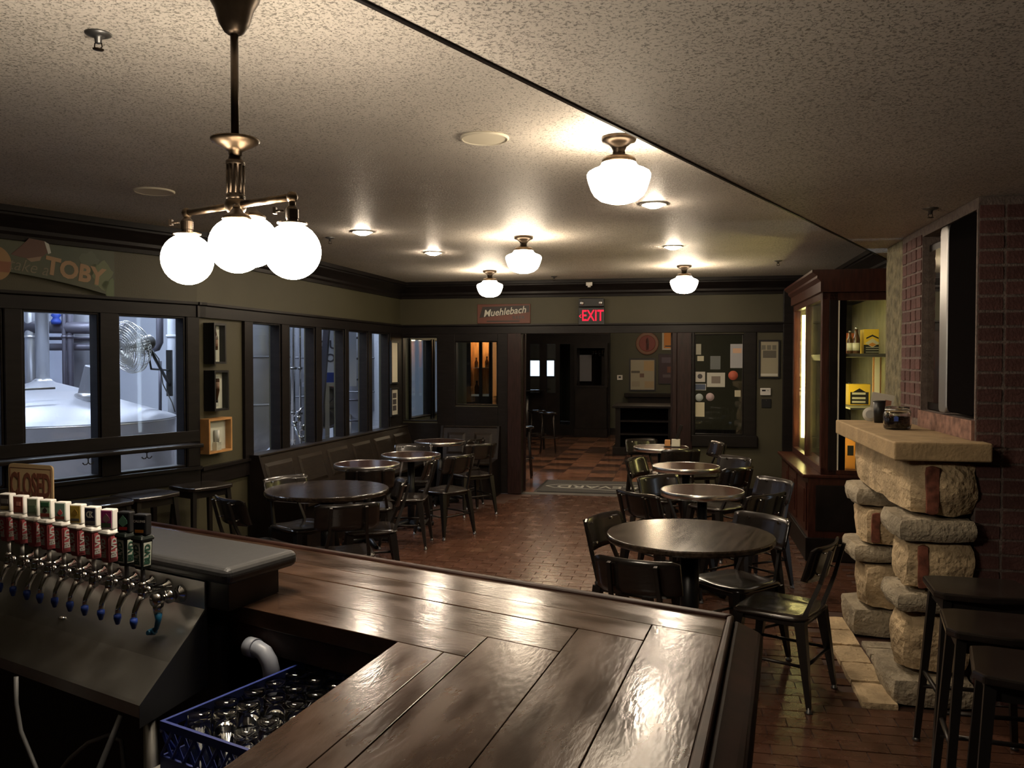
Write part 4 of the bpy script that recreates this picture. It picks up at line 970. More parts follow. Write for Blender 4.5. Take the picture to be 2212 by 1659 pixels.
# things on the mantel
def mantel(px, py): return P(px, py, 1.321)
c = mantel(1938, 927); j = thing('glass_jar', 'squat clear glass jar with clamp lid on the stone mantel', 'jar', (c.x, c.y, 1.3215))
MB().lathe([(.0, .0), (.066, .0), (.074, .008), (.076, .03), (.076, .085), (.070, .10), (.062, .108), (.062, .112), (.066, .114), (.066, .118), (.060, .118), (.058, .11), (.070, .09), (.072, .03), (.068, .01), (.0, .006)], 28).build('body', M['glass'], j)
MB().lathe([(.0, .119), (.066, .119), (.066, .128), (.05, .134), (.0, .136)], 28).build('lid', M['glass'], j)
MB().lathe([(.0, .008), (.066, .010), (.069, .03), (.069, .075), (.0, .078)], 24).build('filling', mat('brown pretzel bits', (.30, .16, .09), .8, var=.6, vscale=60, bump=1, bscale=70), j)
MB().lathe([(.0675, .111), (.0675, .116)], 28).tube([(.068, 0, .114), (.080, 0, .10), (.078, 0, .07)], .0022, 6).build('clamp', M['steel'], j)
MB().slab([(-.012, .05), (.012, .05), (.012, .074), (0, .082), (-.012, .074)], -.0775, -.0765, Matrix.Rotation(-.5, 4, 'Z')).build('print', M['blue_cap'], j)
c = mantel(1899, 913); j = thing('plastic_cup', 'black tumbler on the stone mantel beside the jar', 'cup', (c.x, c.y, 1.3215))
MB().lathe([(.0, .0), (.030, .0), (.038, .14), (.036, .14), (.029, .006), (.0, .005)], 24).build('body', M['black'], j); MB().lathe([(.0370, .132), (.0392, .134), (.0392, .141), (.0365, .141)], 24).build('rim', M['black'], j)
c = mantel(1908, 906); d = thing('greeting_card', 'white card with brown picture propped behind the black tumbler', 'card', (c.x, c.y + .05, 1.3215), R(-8))
x = MB().box(-.078, .07, 0, .002, .03, .175).build('paper', M['paperw'], d); x.rotation_euler = (-.12, .18, 0)
x = MB().box(.012, .055, -.001, .0, .075, .135).build('picture', cmat('brown picture', (.28, .13, .09)), d); x.rotation_euler = (-.12, .18, 0)
c = mantel(1874, 911); d = thing('coaster', 'round white coaster leaning on the black tumbler', 'coaster', (c.x + .02, c.y + .01, 1.3215), R(-12))
x = MB().lathe([(0, 0), (.047, 0), (.047, .0022), (0, .0022)], 28, M=Matrix.Translation((0, 0, .047)) @ Matrix.Rotation(math.pi / 2 - .15, 4, 'X')).build('disc', M['paperw'], d)
x = MB().lathe([(.026, .0026), (.028, .0026), (.028, .003), (.026, .003)], 28, M=Matrix.Translation((0, 0, .047)) @ Matrix.Rotation(math.pi / 2 - .15, 4, 'X')).build('print', M['greyl'], d)

# ---------------------------------------------------------------- display cabinet (x towards the camera along the front, y into the cabinet)
cabL = 1.9; CBF = Fr(((CB0 + uF * cabL).x, (CB0 + uF * cabL).y), math.atan2(-uF.y, -uF.x))
cab = thing('display_cabinet', 'tall mahogany display cabinet with yellow light and glass doors', 'cabinet', CBF.o, CBF.a)
ZL = .745
MB().box(0, cabL, 0, .70, .08, ZL - .03).build('base', M['cab'], cab, bevel=.004)
MB().box(-.015, cabL + .015, -.02, .70, 0, .20).build('plinth', M['cab_dark'], cab, bevel=.006)
MB().box(-.02, cabL + .02, -.05, .70, ZL - .03, ZL).build('ledge', M['cab'], cab, bevel=.008)
for k in range(3): 
    x0 = .06 + k * .62; d_ = MB().box(x0, x0 + .54, -.012, 0, .25, ZL - .08).build('door', M['cab'], cab, bevel=.004)
    MB().box(x0 + .07, x0 + .47, -.018, -.012, .31, ZL - .14).build('panel', M['cab'], d_, bevel=.008)
for sx in (0,): MB().box(cabL, cabL + .012, .06, .64, .26, ZL - .09).build('end_panel', M['cab_dark'], cab, bevel=.006)
YU = .10; ZU0, ZU1 = ZL, 2.30
post = lambda x0, x1, y0, y1, m_='cab': MB().box(x0, x1, y0, y1, ZU0, ZU1).build('post', M[m_], cab, bevel=.004)
post(0, .07, YU, YU + .07); post(cabL - .075, cabL, YU, YU + .06); post(cabL - .07, cabL, YU + .06, YU + .13, 'cab_dark'); post(cabL - .04, cabL, .62, .70, 'cab_dark'); post(0, .04, .62, .70, 'cab_dark'); post(.92, .98, YU, YU + .045)
post(cabL - .05, cabL - .01, YU + .145, YU + .20, 'matblack')
MB().box(cabL - .012, cabL - .002, YU + .132, YU + .143, ZU0 + .02, ZU1 - .02).build('edge_strip', M['cream'], cab)
for bb in ((0, cabL, YU, YU + .05, ZU1 - .06, ZU1), (0, cabL, YU, YU + .05, ZU0, ZU0 + .06), (cabL - .05, cabL, YU + .05, .70, ZU1 - .07, ZU1), (cabL - .05, cabL, YU + .05, .70, ZU0, ZU0 + .04)): MB().box(*bb).build('rail', M['cab'], cab, bevel=.004)
MB().box(0, cabL, YU, .70, ZU1, ZU1 + .02).build('top', M['cab_dark'], cab)
cor = [(YU, ZU1), (YU - .02, ZU1 + .005), (YU - .02, ZU1 + .09), (YU - .05, ZU1 + .12), (YU - .05, ZU1 + .14), (YU - .09, ZU1 + .17), (YU - .09, ZU1 + .19), (.70, ZU1 + .19), (.70, ZU1)]
MB().extr(cor, -.04, cabL + .05).build('cornice', M['cab'], cab)
MB().box(.06, cabL - .07, YU + .03, YU + .034, ZU0 + .05, ZU1 - .05).build('pane', M['pane'], cab)
MB().box(cabL - .03, cabL - .026, YU + .2, .63, ZU0 + .04, ZU1 - .06).build('pane', M['pane'], cab)
for k in range(14): MB().box(.01 + k * .133, .01 + k * .133 + .130, .685, .70, ZU0, ZU1).build('back_board', M['boards'], cab)
for k in range(5): MB().box(.0, .012, .12 + k * .112, .12 + k * .112 + .109, ZU0, ZU1).build('back_board', M['boards'], cab)
ZSH = 1.78
sh_ = MB().box(.05, cabL - .08, YU + .18, .685, ZSH - .03, ZSH).build('shelf', M['boards'], cab, bevel=.003)
MB().extr([(YU + .16, ZSH), (YU + .19, ZSH - .06), (YU + .20, ZSH - .06), (YU + .20, ZSH)], .05, cabL - .08).build('shelf_moulding', M['boards'], cab)
MB().box(.05, cabL - .08, YU + .25, .685, 1.30, 1.315).build('shelf', M['boards'], cab)
tx = CBF.s_(1736, YU + .10); MB().tube([(tx, YU + .10, ZU0 + .16), (tx, YU + .10, ZU1 - .10)], .024, 14).build('tube_lamp', M['tube'], cab)
MB().tube([(cabL - .16, YU + .10, ZU0 + .16), (cabL - .16, YU + .10, ZU1 - .10)], .014, 12).build('tube_lamp', lamp_mat('hidden fill tube', (1, .80, .27), 42), cab)  # unseen second tube, added behind the post to brighten the near end
MB().box(tx - .035, tx + .035, YU + .13, YU + .145, ZU0 + .12, ZU1 - .06).build('lamp_batten', M['cream'], cab)
def in_cab(px, py, z, x): # a place in the cabinet under a pixel: x along, solved for y
    return None
def cab_y(px, x, z): 
    o_ = CBF.p(x, 0); return line_s(o_, CBF.n, px, z)
def beer_box(name, label, px0, px1, z0, h, x, cols):
    y0 = cab_y(px0, x, z0 + h / 2); y1 = cab_y(px1, x, z0 + h / 2); w = (y1 - y0)
    t = thing(name, label, 'box', CBF.p(x, (y0 + y1) / 2, z0), CBF.a + math.pi / 2)
    MB().box(-w / 2, w / 2, 0, .17, 0, h).build('carton', cols[0], t, bevel=.003)
    return t, w, h
t, w, h = beer_box('beer_box', 'yellow and black beer carton with chevron on the upper cabinet shelf', 1866, 1903, ZSH + .001, .225, 1.30, (M['yellow'],))
MB().box(-w / 2, w / 2, -.0015, 0, 0, h * .37).build('band', M['black'], t)
MB().slab([(-w * .36, h * .66), (0, h * .78), (w * .36, h * .66), (w * .36, h * .60), (0, h * .71), (-w * .36, h * .60)], -.002, 0).build('chevron', M['black'], t)
MB().slab([(-w * .42, h * .44), (0, h * .26), (w * .42, h * .44), (0, h * .62)], -.0025, -.0005).build('badge', M['paperw'], t); MB().slab([(-w * .24, h * .38), (0, h * .29), (w * .24, h * .38), (0, h * .46)], -.0032, -.002).build('badge', M['orange'], t)
for k, zz in enumerate((.25, .16, .06)): MB().box(-w * .38, w * .38, -.002, -.001, h * zz, h * (zz + .03)).build('print_line', M['greyl'], t)
t, w, h = beer_box('beer_box', 'white and yellow beer carton low in the lit cabinet', 1833, 1880, 1.316, .19, 1.34, (M['yellow'],))
MB().box(-w * .42, w * .42, -.0015, 0, h * .04, h * .62).build('band', M['black'], t)
for zz in (.50, .28, .10): MB().box(-w * .34, w * .28, -.003, -.001, h * zz, h * (zz + .10)).build('print_line', M['paperw'], t)
MB().slab([(-w * .3, h * .62), (0, h * .8), (w * .3, h * .62)], -.002, 0).build('chevron', M['black'], t)
t, w, h = beer_box('beer_box', 'orange six pack carton on the floor of the cabinet', 1826, 1848, ZL + .001, .30, 1.45, (M['orange'],))
MB().box(-w * .3, w * .3, -.0015, 0, h * .4, h * .7).build('band', M['black'], t)
def bottle(px, x, z0, label, s=1.0):
    y = cab_y(px, x, z0 + .1); t = thing('beer_bottle', label, 'bottle', CBF.p(x, y, z0), CBF.a + math.pi / 2, 'bottles on the cabinet shelf')
    MB().lathe([(0, 0), (.029 * s, .0), (.031 * s, .006), (.031 * s, .125 * s), (.022 * s, .155 * s), (.0135 * s, .185 * s), (.013 * s, .225 * s), (.0, .226 * s)], 18).build('glass', M['amber'], t)
    MB().lathe([(.0315 * s, .03), (.0315 * s, .10)], 18).build('label', M['paperw'], t); MB().lathe([(.0148 * s, .215 * s), (.0148 * s, .23 * s), (0, .231 * s)], 14).build('cap', M['steel'], t)
bottle(1836, 1.28, ZSH + .001, 'brown beer bottle at the shelf end beside the orange print', .92); bottle(1850, 1.34, ZSH + .001, 'brown long neck bottle next to the yellow carton on the shelf', 1.04)
y = cab_y(1833, 1.05, ZSH + .1); t = thing('beer_box', 'reddish orange carton behind the bottles on the shelf', 'box', CBF.p(1.0, y, ZSH + .001), CBF.a + math.pi / 2)
MB().box(-.06, .06, 0, .1, 0, .2).build('carton', cmat('red orange carton', (.42, .10, .03)), t, bevel=.003); MB().box(-.05, .05, -.001, 0, .05, .15).build('band', M['orange'], t)
y = cab_y(1841, 1.2, 1.4); t = thing('growler', 'dark squat jug on the lower cabinet shelf', 'jug', CBF.p(1.1, y, 1.316))
MB().lathe([(0, 0), (.055, 0), (.058, .01), (.058, .12), (.035, .15), (.018, .165), (.018, .19), (0, .192)], 20).build('body', M['amber'], t); MB().lathe([(.0195, .18), (.0195, .198), (0, .199)], 14).build('cap', M['black'], t)
y = cab_y(1890, 1.55, 1.3); t = thing('wooden_plaque', 'upright honey coloured wooden plaque inside the cabinet end', 'plaque', CBF.p(1.62, y, 1.05), CBF.a + math.pi / 2)
MB().box(-.035, .035, 0, .02, 0, .72).build('board', M['pine'], t, bevel=.003); MB().box(-.022, .022, -.003, 0, .02, .70).build('inlay', M['cream'], t)
# ---------------------------------------------------------------- wall benches
def bench(F, s0, s1_, n, label, yb=-.03):
    t = thing('wall_bench', label, 'bench', F.o, F.a)
    back = [(yb - .02, .86), (yb - .06, .865), (yb - .075, .85), (yb - .19, .46), (yb - .02, .46)]
    MB().extr(back, s0, s1_).build('backrest', M['bench'], t)
    MB().box(s0, s1_, yb - .085, yb, .855, .875).build('cap_rail', M['bench'], t, bevel=.006)
    w = (s1_ - s0) / n
    for k in range(n):
        a, b = s0 + k * w + .06, s0 + (k + 1) * w - .06
        m4 = lambda z: yb - .075 - (.85 - z) / .39 * .115
        vs = [(a, m4(.52) - .002, .52), (b, m4(.52) - .002, .52), (b, m4(.79) - .002, .79), (a, m4(.79) - .002, .79)]
        i_ = .03; vs += [(a + i_, m4(.55) - .014, .55), (b - i_, m4(.55) - .014, .55), (b - i_, m4(.76) - .014, .76), (a + i_, m4(.76) - .014, .76)]
        MB().add(vs, [(0, 1, 5, 4), (1, 2, 6, 5), (2, 3, 7, 6), (3, 0, 4, 7), (4, 5, 6, 7)]).build('back_panel', M['bench'], t)
    MB().box(s0, s1_, yb - .56, yb - .02, .425, .46).build('seat', M['bench'], t, bevel=.008)
    MB().box(s0 + .02, s1_, yb - .50, yb - .46, .0, .425).build('front_board', M['cab_dark'], t)
    MB().slab([(yb, 0), (yb - .53, 0), (yb - .53, .46), (yb - .21, .47), (yb - .09, .875), (yb, .875)], s0 - .03, s0, Matrix(((0, 1, 0, 0), (1, 0, 0, 0), (0, 0, 1, 0), (0, 0, 0, 1)))).build('end_panel', M['cab_dark'], t)
    return t
bench(LW, LW.s_(535), lenL - .02, 6, 'dark panelled wooden bench along the window wall')
b2 = bench(BW, .62, bx(1078), 2, 'dark panelled wooden bench along the back wall beside the opening')
MB().slab([(-.03, 0), (-.56, 0), (-.56, .46), (-.24, .47), (-.12, .875), (-.03, .875)], bx(1078), bx(1078) + .03, Matrix(((0, 1, 0, 0), (1, 0, 0, 0), (0, 0, 1, 0), (0, 0, 0, 1)))).build('end_panel', M['cab_dark'], b2)

# ledge with hooks under the near windows
lz = NW.z_(NW.s_(300), 966, -.16)
ls = thing('drink_ledge', 'narrow dark drink ledge running under the brewhouse windows', 'ledge', NW.o, NW.a)
MB().box(NW.s_(-200), NW.s_(440, -.2) - .02, -.23, -.033, lz - .03, lz).build('board', M['trim'], ls, bevel=.008, seg=3)
MB().box(NW.s_(-200), sk - .02, -.055, -.033, lz, lz + .09).build('backboard', M['trim'], ls, bevel=.003)
for px, lab in ((56, 'double coat hook under the ledge behind the closed sign'), (189, 'double coat hook under the ledge beneath the first window'), (316, 'double coat hook under the ledge beneath the fan window')):
    s = NW.s_(px, -.20); t = thing('coat_hook', lab, 'hook', NW.p(s, -.20, lz - .031), NW.a, 'double coat hooks')
    MB().tube([(0, 0, 0), (0, 0, -.035)], .004, 8).lathe([(.012, -.004), (.012, 0)], 10).build('stem', M['black'], t)
    for sg_ in (-1, 1): MB().tube([(0, 0, -.033), (sg_ * .012, 0, -.045), (sg_ * .028, 0, -.045), (sg_ * .040, 0, -.032)], [.004, .004, .0038, .0045], 8).build('prong', M['black'], t)

# ---------------------------------------------------------------- things on the walls
def on_wall(F, name, label, cat, px0, px1, py0, py1, y=-.001, group=None):
    s0, s1_ = F.s_(px0, y), F.s_(px1, y); sm_ = (s0 + s1_) / 2
    z1, z0 = F.z_(sm_, py0, y), F.z_(sm_, py1, y)
    t = thing(name, label, cat, F.p(sm_, y, z0), F.a, group); return t, s1_ - s0, z1 - z0
def framed(F, name, label, cat, px0, px1, py0, py1, fm_, art, th=.025, fw=.02, mount=None, y=-.001):
    t, w, h = on_wall(F, name, label, cat, px0, px1, py0, py1, y)
    MB().box(-w / 2, -w / 2 + fw, -th, 0, 0, h).box(w / 2 - fw, w / 2, -th, 0, 0, h).box(-w / 2 + fw, w / 2 - fw, -th, 0, 0, fw).box(-w / 2 + fw, w / 2 - fw, -th, 0, h - fw, h).build('frame', fm_, t)
    pcs = MB().box(-w / 2 + fw, w / 2 - fw, -th * .5, -.001, fw, h - fw).build('picture', art, t)
    return t, w, h, pcs
# shadow boxes on the olive strip
def shadow_box(label, px0, px1, py0, py1, mf, up, item):
    d = .10; y = -d
    s0, s1_ = LW.s_(px0, y), LW.s_(px1, y); sm_ = (s0 + s1_) / 2; z1, z0 = LW.z_(sm_, py0, y), LW.z_(sm_, py1, y); w, h = s1_ - s0, z1 - z0
    t = thing('shadow_box', label, 'shadow box', LW.p(sm_, 0, z0), LW.a, 'shadow boxes on the olive strip')
    f = .018
    MB().box(-w / 2, -w / 2 + f, -d, -.001, 0, h).box(w / 2 - f, w / 2, -d, -.001, 0, h).box(-w / 2 + f, w / 2 - f, -d, -.001, 0, f).box(-w / 2 + f, w / 2 - f, -d, -.001, h - f, h).build('frame', mf, t)
    MB().box(-w / 2 + f, w / 2 - f, -.046, -.040, f, h - f).build('backing', M['cream'], t)
    MB().box(-w / 2 + f, w / 2 - f, -d + .012, -d + .015, f, h - f).build('pane', M['pane'], t)
    if item == 'bottle':
        pr_ = [(0, 0), (.020, 0), (.022, .008), (.022, .10), (.015, .135), (.009, .165), (.009, .195), (0, .196)]; hh = .2
        Mx = Matrix.Translation((-.02, -.064, h * .34)) if up else Matrix.Translation((-.02, -.064, h * .80)) @ Matrix.Rotation(math.pi, 4, 'X')
        MB().lathe(pr_, 18, M=Mx).build('bottle', M['amber'], t); MB().lathe([(.0226, .03), (.0226, .085)], 18, M=Mx).build('bottle_label', cmat('tan label', (.25, .14, .09)), t); MB().lathe([(.0105, .18), (.0105, .2), (0, .201)], 14, M=Mx).build('bottle_cap', M['black'], t)
        MB().box(-.06, .03, -.0485, -.0465, h * .10, h * .86).build('card', M['paperw'], t)
    else:
        MB().lathe([(0, 0), (.019, 0), (.0215, .10), (.020, .10), (.018, .004), (0, .004)], 20, (-.01, -.068, h * .30)).build('tumbler', M['white'], t)
        MB().box(-.04, .03, -.085, -.047, f, h * .30).build('riser', M['cream'], t)
    return t
shadow_box('black shadow box with upright brown bottle, top of three', 464, 490, 698, 786, M['black'], True, 'bottle')
shadow_box('black shadow box with upside down bottle, middle of three', 464, 495, 800, 887, M['black'], False, 'bottle')
shadow_box('honey wood shadow box with pale tumbler, lowest of three', 451, 501, 903, 977, M['boxwood'], True, 'cup')
# narrow frames by the corner
for py0, py1, m_, lab in ((737, 829, M['cream'], 'narrow dark framed cream print in the window wall corner'), (838, 899, M['paperw'], 'narrow framed card with three dark pictures in the corner')):
    t, w, h, pcs = framed(LW, 'picture_frame', lab, 'picture', 842, 858, py0, py1, M['black'], m_, y=-.034)
    if m_ is M['paperw']:
        for k in range(3): MB().box(-w * .24, w * .24, -.0145, -.0125, h * (.2 + .22 * k), h * (.38 + .22 * k)).build('photo', M['dark_print'], pcs)
# green beer sign over the near windows
s0, s1_ = NW.s_(-150), NW.s_(244)
t = thing('beer_sign', 'long green beer sign with gold words over the brewhouse windows', 'sign', NW.p(s1_, -.03, 0), NW.a)
zt_ = NW.z_(s1_, 566, -.03); zb_ = NW.z_(s1_, 642, -.03); Ls = s1_ - s0
bot = [(-Ls * k / 12, zb_ + .14 * (1 - (1 - k / 12) ** 2.2)) for k in range(13)]
MB().slab([(-Ls, ZCB - .01), (0, ZCB - .01)] + bot, -.012, 0).build('panel', mat('dark green enamel', (.042, .055, .032), .5, col2=(.058, .062, .033), vscale=3), t)
for cx_, cz_, r_, nm, mm in ((-.10, zb_ + .15, .10, 'patina', (.10, .12, .06)), (-.03, zb_ + .06, .07, 'patina', (.08, .11, .05)), (-.19, zb_ + .235, .08, 'patina', (.07, .085, .055))):
    pts = [(cx_ + r_ * (1 + .25 * math.sin(3 * a) + .12 * math.sin(7 * a)) * math.cos(a) * .8, cz_ + r_ * (1 + .2 * math.cos(5 * a)) * math.sin(a)) for a in [2 * math.pi * k / 20 for k in range(20)]]
    pts = [(min(x, -.006), min(z, ZCB - .02)) for x, z in pts]
    MB().slab(pts, -.0128, -.0122).build('patina', cmat('patina %s' % str(mm), mm), t)
def sign_pt(px, py): s = NW.s_(px, -.043); return s - s1_, NW.z_(s, py, -.043)
x_, z_ = sign_pt(167, 588); tl_ = text('TOBY', cmat('aged gold', (.27, .165, .085)), t, (x_, -.013, z_), (math.pi / 2, 0, 0), size=.165, depth=.0006, bold=.04, squeeze=.98); tl_.rotation_euler = (math.pi / 2, R(8), 0)
x_, z_ = sign_pt(66, 577); tl_ = text('take a', cmat('aged grey gold', (.13, .115, .075)), t, (x_, -.013, z_), size=.116, depth=.0006, shear=.25, squeeze=.95); tl_.rotation_euler = (math.pi / 2, R(6), 0)
x_, z_ = sign_pt(-6, 568)
el = [(x_ + .105 * math.cos(a), z_ + .115 * math.sin(a)) for a in [2 * math.pi * k / 28 for k in range(28)]]
d_ = MB().slab(el, -.0135, -.0121).build('disc', cmat('faded orange', (.26, .15, .06)), t)
MB().slab([(x_ - .09, z_ - .055), (x_ + .09, z_ - .055), (x_ + .102, z_ + .015), (x_ - .102, z_ + .015)], -.0145, -.0133).build('stripe', cmat('faded red', (.20, .075, .035)), d_)
x_, z_ = sign_pt(62, 541)
MB().slab([(x_ - .10, z_ - .035), (x_ - .03, z_ + .03), (x_ + .02, z_ + .085), (x_ + .13, z_ + .075), (x_ + .155, z_ + .01), (x_ + .08, z_ - .055), (x_ - .03, z_ - .05)], -.0135, -.0121).build('brown_figure', cmat('faded brown', (.085, .038, .026)), t)
MB().slab([(x_ + .0, z_ - .055), (x_ + .10, z_ - .03), (x_ + .09, z_ - .06), (x_ + .03, z_ - .075)], -.0145, -.0133).build('cream_figure', cmat('faded cream', (.20, .135, .09)), t)
MB().slab([(x_ + .12, z_ + .075), (x_ + .15, z_ + .06), (x_ + .165, z_ + .0), (x_ + .145, z_ - .01)], -.0145, -.0133).build('cream_figure', M['greyl'], t)
# red beer sign and exit sign over the opening
t, w, h = on_wall(BW, 'beer_sign', 'red brown beer sign with white script over the opening', 'sign', 1032, 1146, 657, 699)
MB().box(-w / 2, w / 2, -.02, 0, 0, h).build('panel', cmat('red brown enamel', (.11, .033, .02)), t, bevel=.004)
MB().slab([(-w * .40, h * .86), (w * .48, h * .92), (w * .48, h * .58), (-w * .46, h * .30)], -.0215, -.0195).build('band', cmat('dark band', (.022, .016, .014)), t)
tt = text('Muehlebach', M['paperw'], t, (.01, -.0225, h * .60), size=h * .50, depth=.0006, bold=.012, shear=.3, squeeze=.93); tt.rotation_euler = (math.pi / 2, R(-5), 0)
text('BEER', M['black'], t, (w * .28, -.0205, h * .30), size=h * .20, depth=.0005, bold=.03, squeeze=1.2, spacing=1.3)
MB().box(-w * .32, w * .30, -.021, -.0195, h * .08, h * .15).build('print_line', cmat('dark band', (.022, .016, .014)), t)
t, w, h = on_wall(BW, 'exit_sign', 'black exit sign with red glowing letters and emergency lamp heads', 'exit sign', 1250, 1306, 645, 702)
MB().box(-w / 2, w / 2, -.06, 0, 0, h * .66).build('housing', M['black'], t, bevel=.006)
MB().box(-w * .48, w * .48, -.075, 0, h * .68, h).build('battery_box', M['black'], t, bevel=.008)
for sx in (-1, 1): MB().lathe([(0, 0), (.020, .0), (.028, .012), (.028, .03), (0, .032)], 18, M=Matrix.Translation((sx * w * .36, -.105, h * .82)) @ Matrix.Rotation(-math.pi / 2, 4, 'X')).build('lamp_head', M['silver'], t)
text('EXIT', M['exit_red'], t, (w * .05, -.0615, h * .33), size=h * .58, depth=.001, bold=.012, squeeze=.70)
MB().slab([(-w * .47, h * .33), (-w * .40, h * .40), (-w * .38, h * .385), (-w * .43, h * .33), (-w * .38, h * .275), (-w * .40, h * .26)], -.0625, -.0605).build('arrow', M['exit_red'], t)
s = bx(1275); t = thing('smoke_detector', 'white square detector on the crown moulding above the exit sign', 'detector', BW.p(s, -.141, BW.z_(s, 614, -.15)), BW.a)
MB().box(-.04, .04, -.03, 0, -.02, .025).build('case', M['white'], t, bevel=.006); MB().lathe([(0, -.04), (.02, -.038), (.024, -.02)], 16, (0, -.015, 0)).build('sensor', M['white'], t)
# the wall by the notice window
t, w, h, pcs = framed(BW, 'picture_frame', 'black framed grey newspaper page beside the notice window', 'picture', 1638, 1684, 734, 817, M['black'], cmat('newsprint', (.30, .27, .19)))
for k in range(3): MB().box(-w * .36 + k * w * .25, -w * .17 + k * w * .25, -.0145, -.0122, h * .74, h * .86).build('photo', cmat('newsprint grey', (.14, .13, .10)), pcs)
MB().box(-w * .3, w * .33, -.0145, -.0122, h * .53, h * .72).build('photo', cmat('newsprint dark', (.10, .09, .07)), pcs)
MB().box(-w * .4, w * .4, -.0145, -.0122, h * .06, h * .12).build('caption', M['paperw'], pcs)
t, w, h = on_wall(BW, 'thermostat', 'white wall thermostat under the newspaper frame', 'thermostat', 1642, 1665, 838, 854)
MB().box(-w / 2, w / 2, -.028, 0, 0, h).build('case', M['white'], t, bevel=.008); MB().box(-w * .34, 0, -.0295, -.027, h * .55, h * .76).build('display', M['black'], t); MB().box(w * .12, w * .32, -.0295, -.027, h * .58, h * .74).build('button', M['greyl'], t)
t, w, h = on_wall(BW, 'wall_plate', 'square black cover plate under the thermostat', 'plate', 1645, 1666, 862, 881)
MB().box(-w / 2, w / 2, -.012, 0, 0, h).build('plate', M['black'], t, bevel=.003); MB().lathe([(0, 0), (.004, 0), (.004, .002), (0, .002)], 8, M=Matrix.Translation((0, -.012, h * .85)) @ Matrix.Rotation(math.pi / 2, 4, 'X')).build('screw', M['steel_dark'], t)
# notices stuck on the window by the opening
NOT = [(1503, 1514, 743, 766, (.30, .29, .24), 'narrow tan notice at the top corner of the notice window', 'r'), (1506, 1520, 769, 780, (.40, .38, .28), 'small cream card high on the notice window', 'r'),
       (1534, 1556, 769, 798, (.12, .13, .13), 'faint dark poster in the middle of the notice window', 'r'), (1577, 1604, 743, 795, (.33, .33, .35), 'tall grey notice with orange picture on the notice window', 'p'),
       (1501, 1523, 803, 825, (.42, .40, .36), 'square white sticker with round badge on the notice window', 'o'), (1527, 1566, 805, 836, (.42, .41, .36), 'wide white notice with small brown photograph on the window', 'b'),
       (1501, 1525, 829, 843, (.06, .08, .13), 'blue sticker with pale border on the notice window', 'k'), (1906, 0, 0, 0, 0, 0, 0),
       (1502, 1519, 850, 867, (.40, .45, .45), 'round pale blue sticker on the notice window', 'c'), (1525, 1543, 849, 866, (.42, .32, .33), 'round pink sticker on the notice window', 'c'),
       (1499, 1522, 869, 900, (.50, .46, .32), 'plain cream paper sheet low on the notice window', 'r'), (1573, 1594, 800, 822, (.42, .10, .06), 'round orange red sticker on the notice window', 'c'), (1587, 1600, 843, 857, (.45, .42, .30), 'small square cream note on the notice window', 'r')]
for n in NOT:
    if not n[2]: continue
    t, w, h = on_wall(BW, 'window_notice', n[5], 'notice', n[0], n[1], n[2], n[3], .0185)
    c_ = cmat('notice %s' % n[5], n[4], .7)
    if n[6] == 'c': MB().lathe([(0, 0), (w / 2, 0), (w / 2, .001), (0, .001)], 24, M=Matrix.Translation((0, 0, h / 2)) @ Matrix.Rotation(math.pi / 2, 4, 'X')).build('paper', c_, t)
    else: MB().box(-w / 2, w / 2, -.001, 0, 0, h).build('paper', c_, t)
    if n[6] == 'p': MB().box(-w * .3, w * .4, -.002, -.001, h * .62, h * .82).build('picture', cmat('notice picture', (.52, .33, .22)), t)
    if n[6] == 'b': MB().box(-w * .25, w * .25, -.002, -.001, h * .25, h * .75).build('picture', cmat('notice photo', (.16, .13, .11)), t)
    if n[6] == 'o': MB().lathe([(w * .2, 0), (w * .24, 0), (w * .24, .001), (w * .2, .001)], 20, M=Matrix.Translation((0, -.001, h * .55)) @ Matrix.Rotation(math.pi / 2, 4, 'X')).build('badge', M['dark_print'], t)
    if n[6] == 'k': 
        b_ = .006; MB().box(-w / 2, w / 2, -.002, -.001, h - b_, h).box(-w / 2, w / 2, -.002, -.001, 0, b_).box(-w / 2, -w / 2 + b_, -.002, -.001, b_, h - b_).box(w / 2 - b_, w / 2, -.002, -.001, b_, h - b_).build('border', M['greyl'], t)
# condiment caddy on the far table
cd = thing('condiment_caddy', 'small caddy with brown block and white menu on the far banded table', 'caddy', (P(1452, 965, .761).x, P(1452, 965, .761).y, .7612), R(-15))
MB().box(-.09, .09, -.05, .05, 0, .008).build('tray', M['black'], cd); MB().box(-.08, -.02, -.035, .035, .008, .075).build('block', M['pine'], cd, bevel=.003); MB().box(-.005, .085, -.03, .03, .008, .085).build('napkins', M['paperw'], cd)
x = MB().box(-.02, .02, -.012, .012, .0, .17).build('pepper_mill', M['cab_dark'], cd, bevel=.006); x.location = (.045, 0, .085); x.rotation_euler = (0, .35, 0)
# door mat in the opening, its word facing the far room
ms0, ms1 = BW.s_(1155, 0, 0), BW.s_(1500, 0, 0)
mo = BW.p((ms0 + ms1) / 2, 0); m0, m1 = .06, 1.25
mt = thing('door_mat', 'grey logo door mat with pale banner lettering in the opening', 'mat', (mo.x, mo.y, .001), BA)
mw = (ms1 - ms0) / 2
MB().box(-mw, mw, m0 + TH, m1, .004, .013).build('pile', M['mat_grey'], mt); MB().box(-mw - .04, mw + .04, m0 + TH - .04, m1 + .04, .001, .006).build('border', M['black'], mt)
lm = .66
text('BOULEVARD', M['greyl'], mt, (0, lm, .0135), (0, 0, math.pi), size=.30, depth=.0004, bold=.012, squeeze=.95)
bn = MB()
def strip(a, b, wd=.012):
    a, b = Vector((*a, 0)), Vector((*b, 0)); d = (b - a).normalized(); n = Vector((-d.y, d.x, 0)) * wd
    bn.prism([(a + n).to_tuple()[:2], (b + n).to_tuple()[:2], (b - n).to_tuple()[:2], (a - n).to_tuple()[:2]], .0132, .0140)
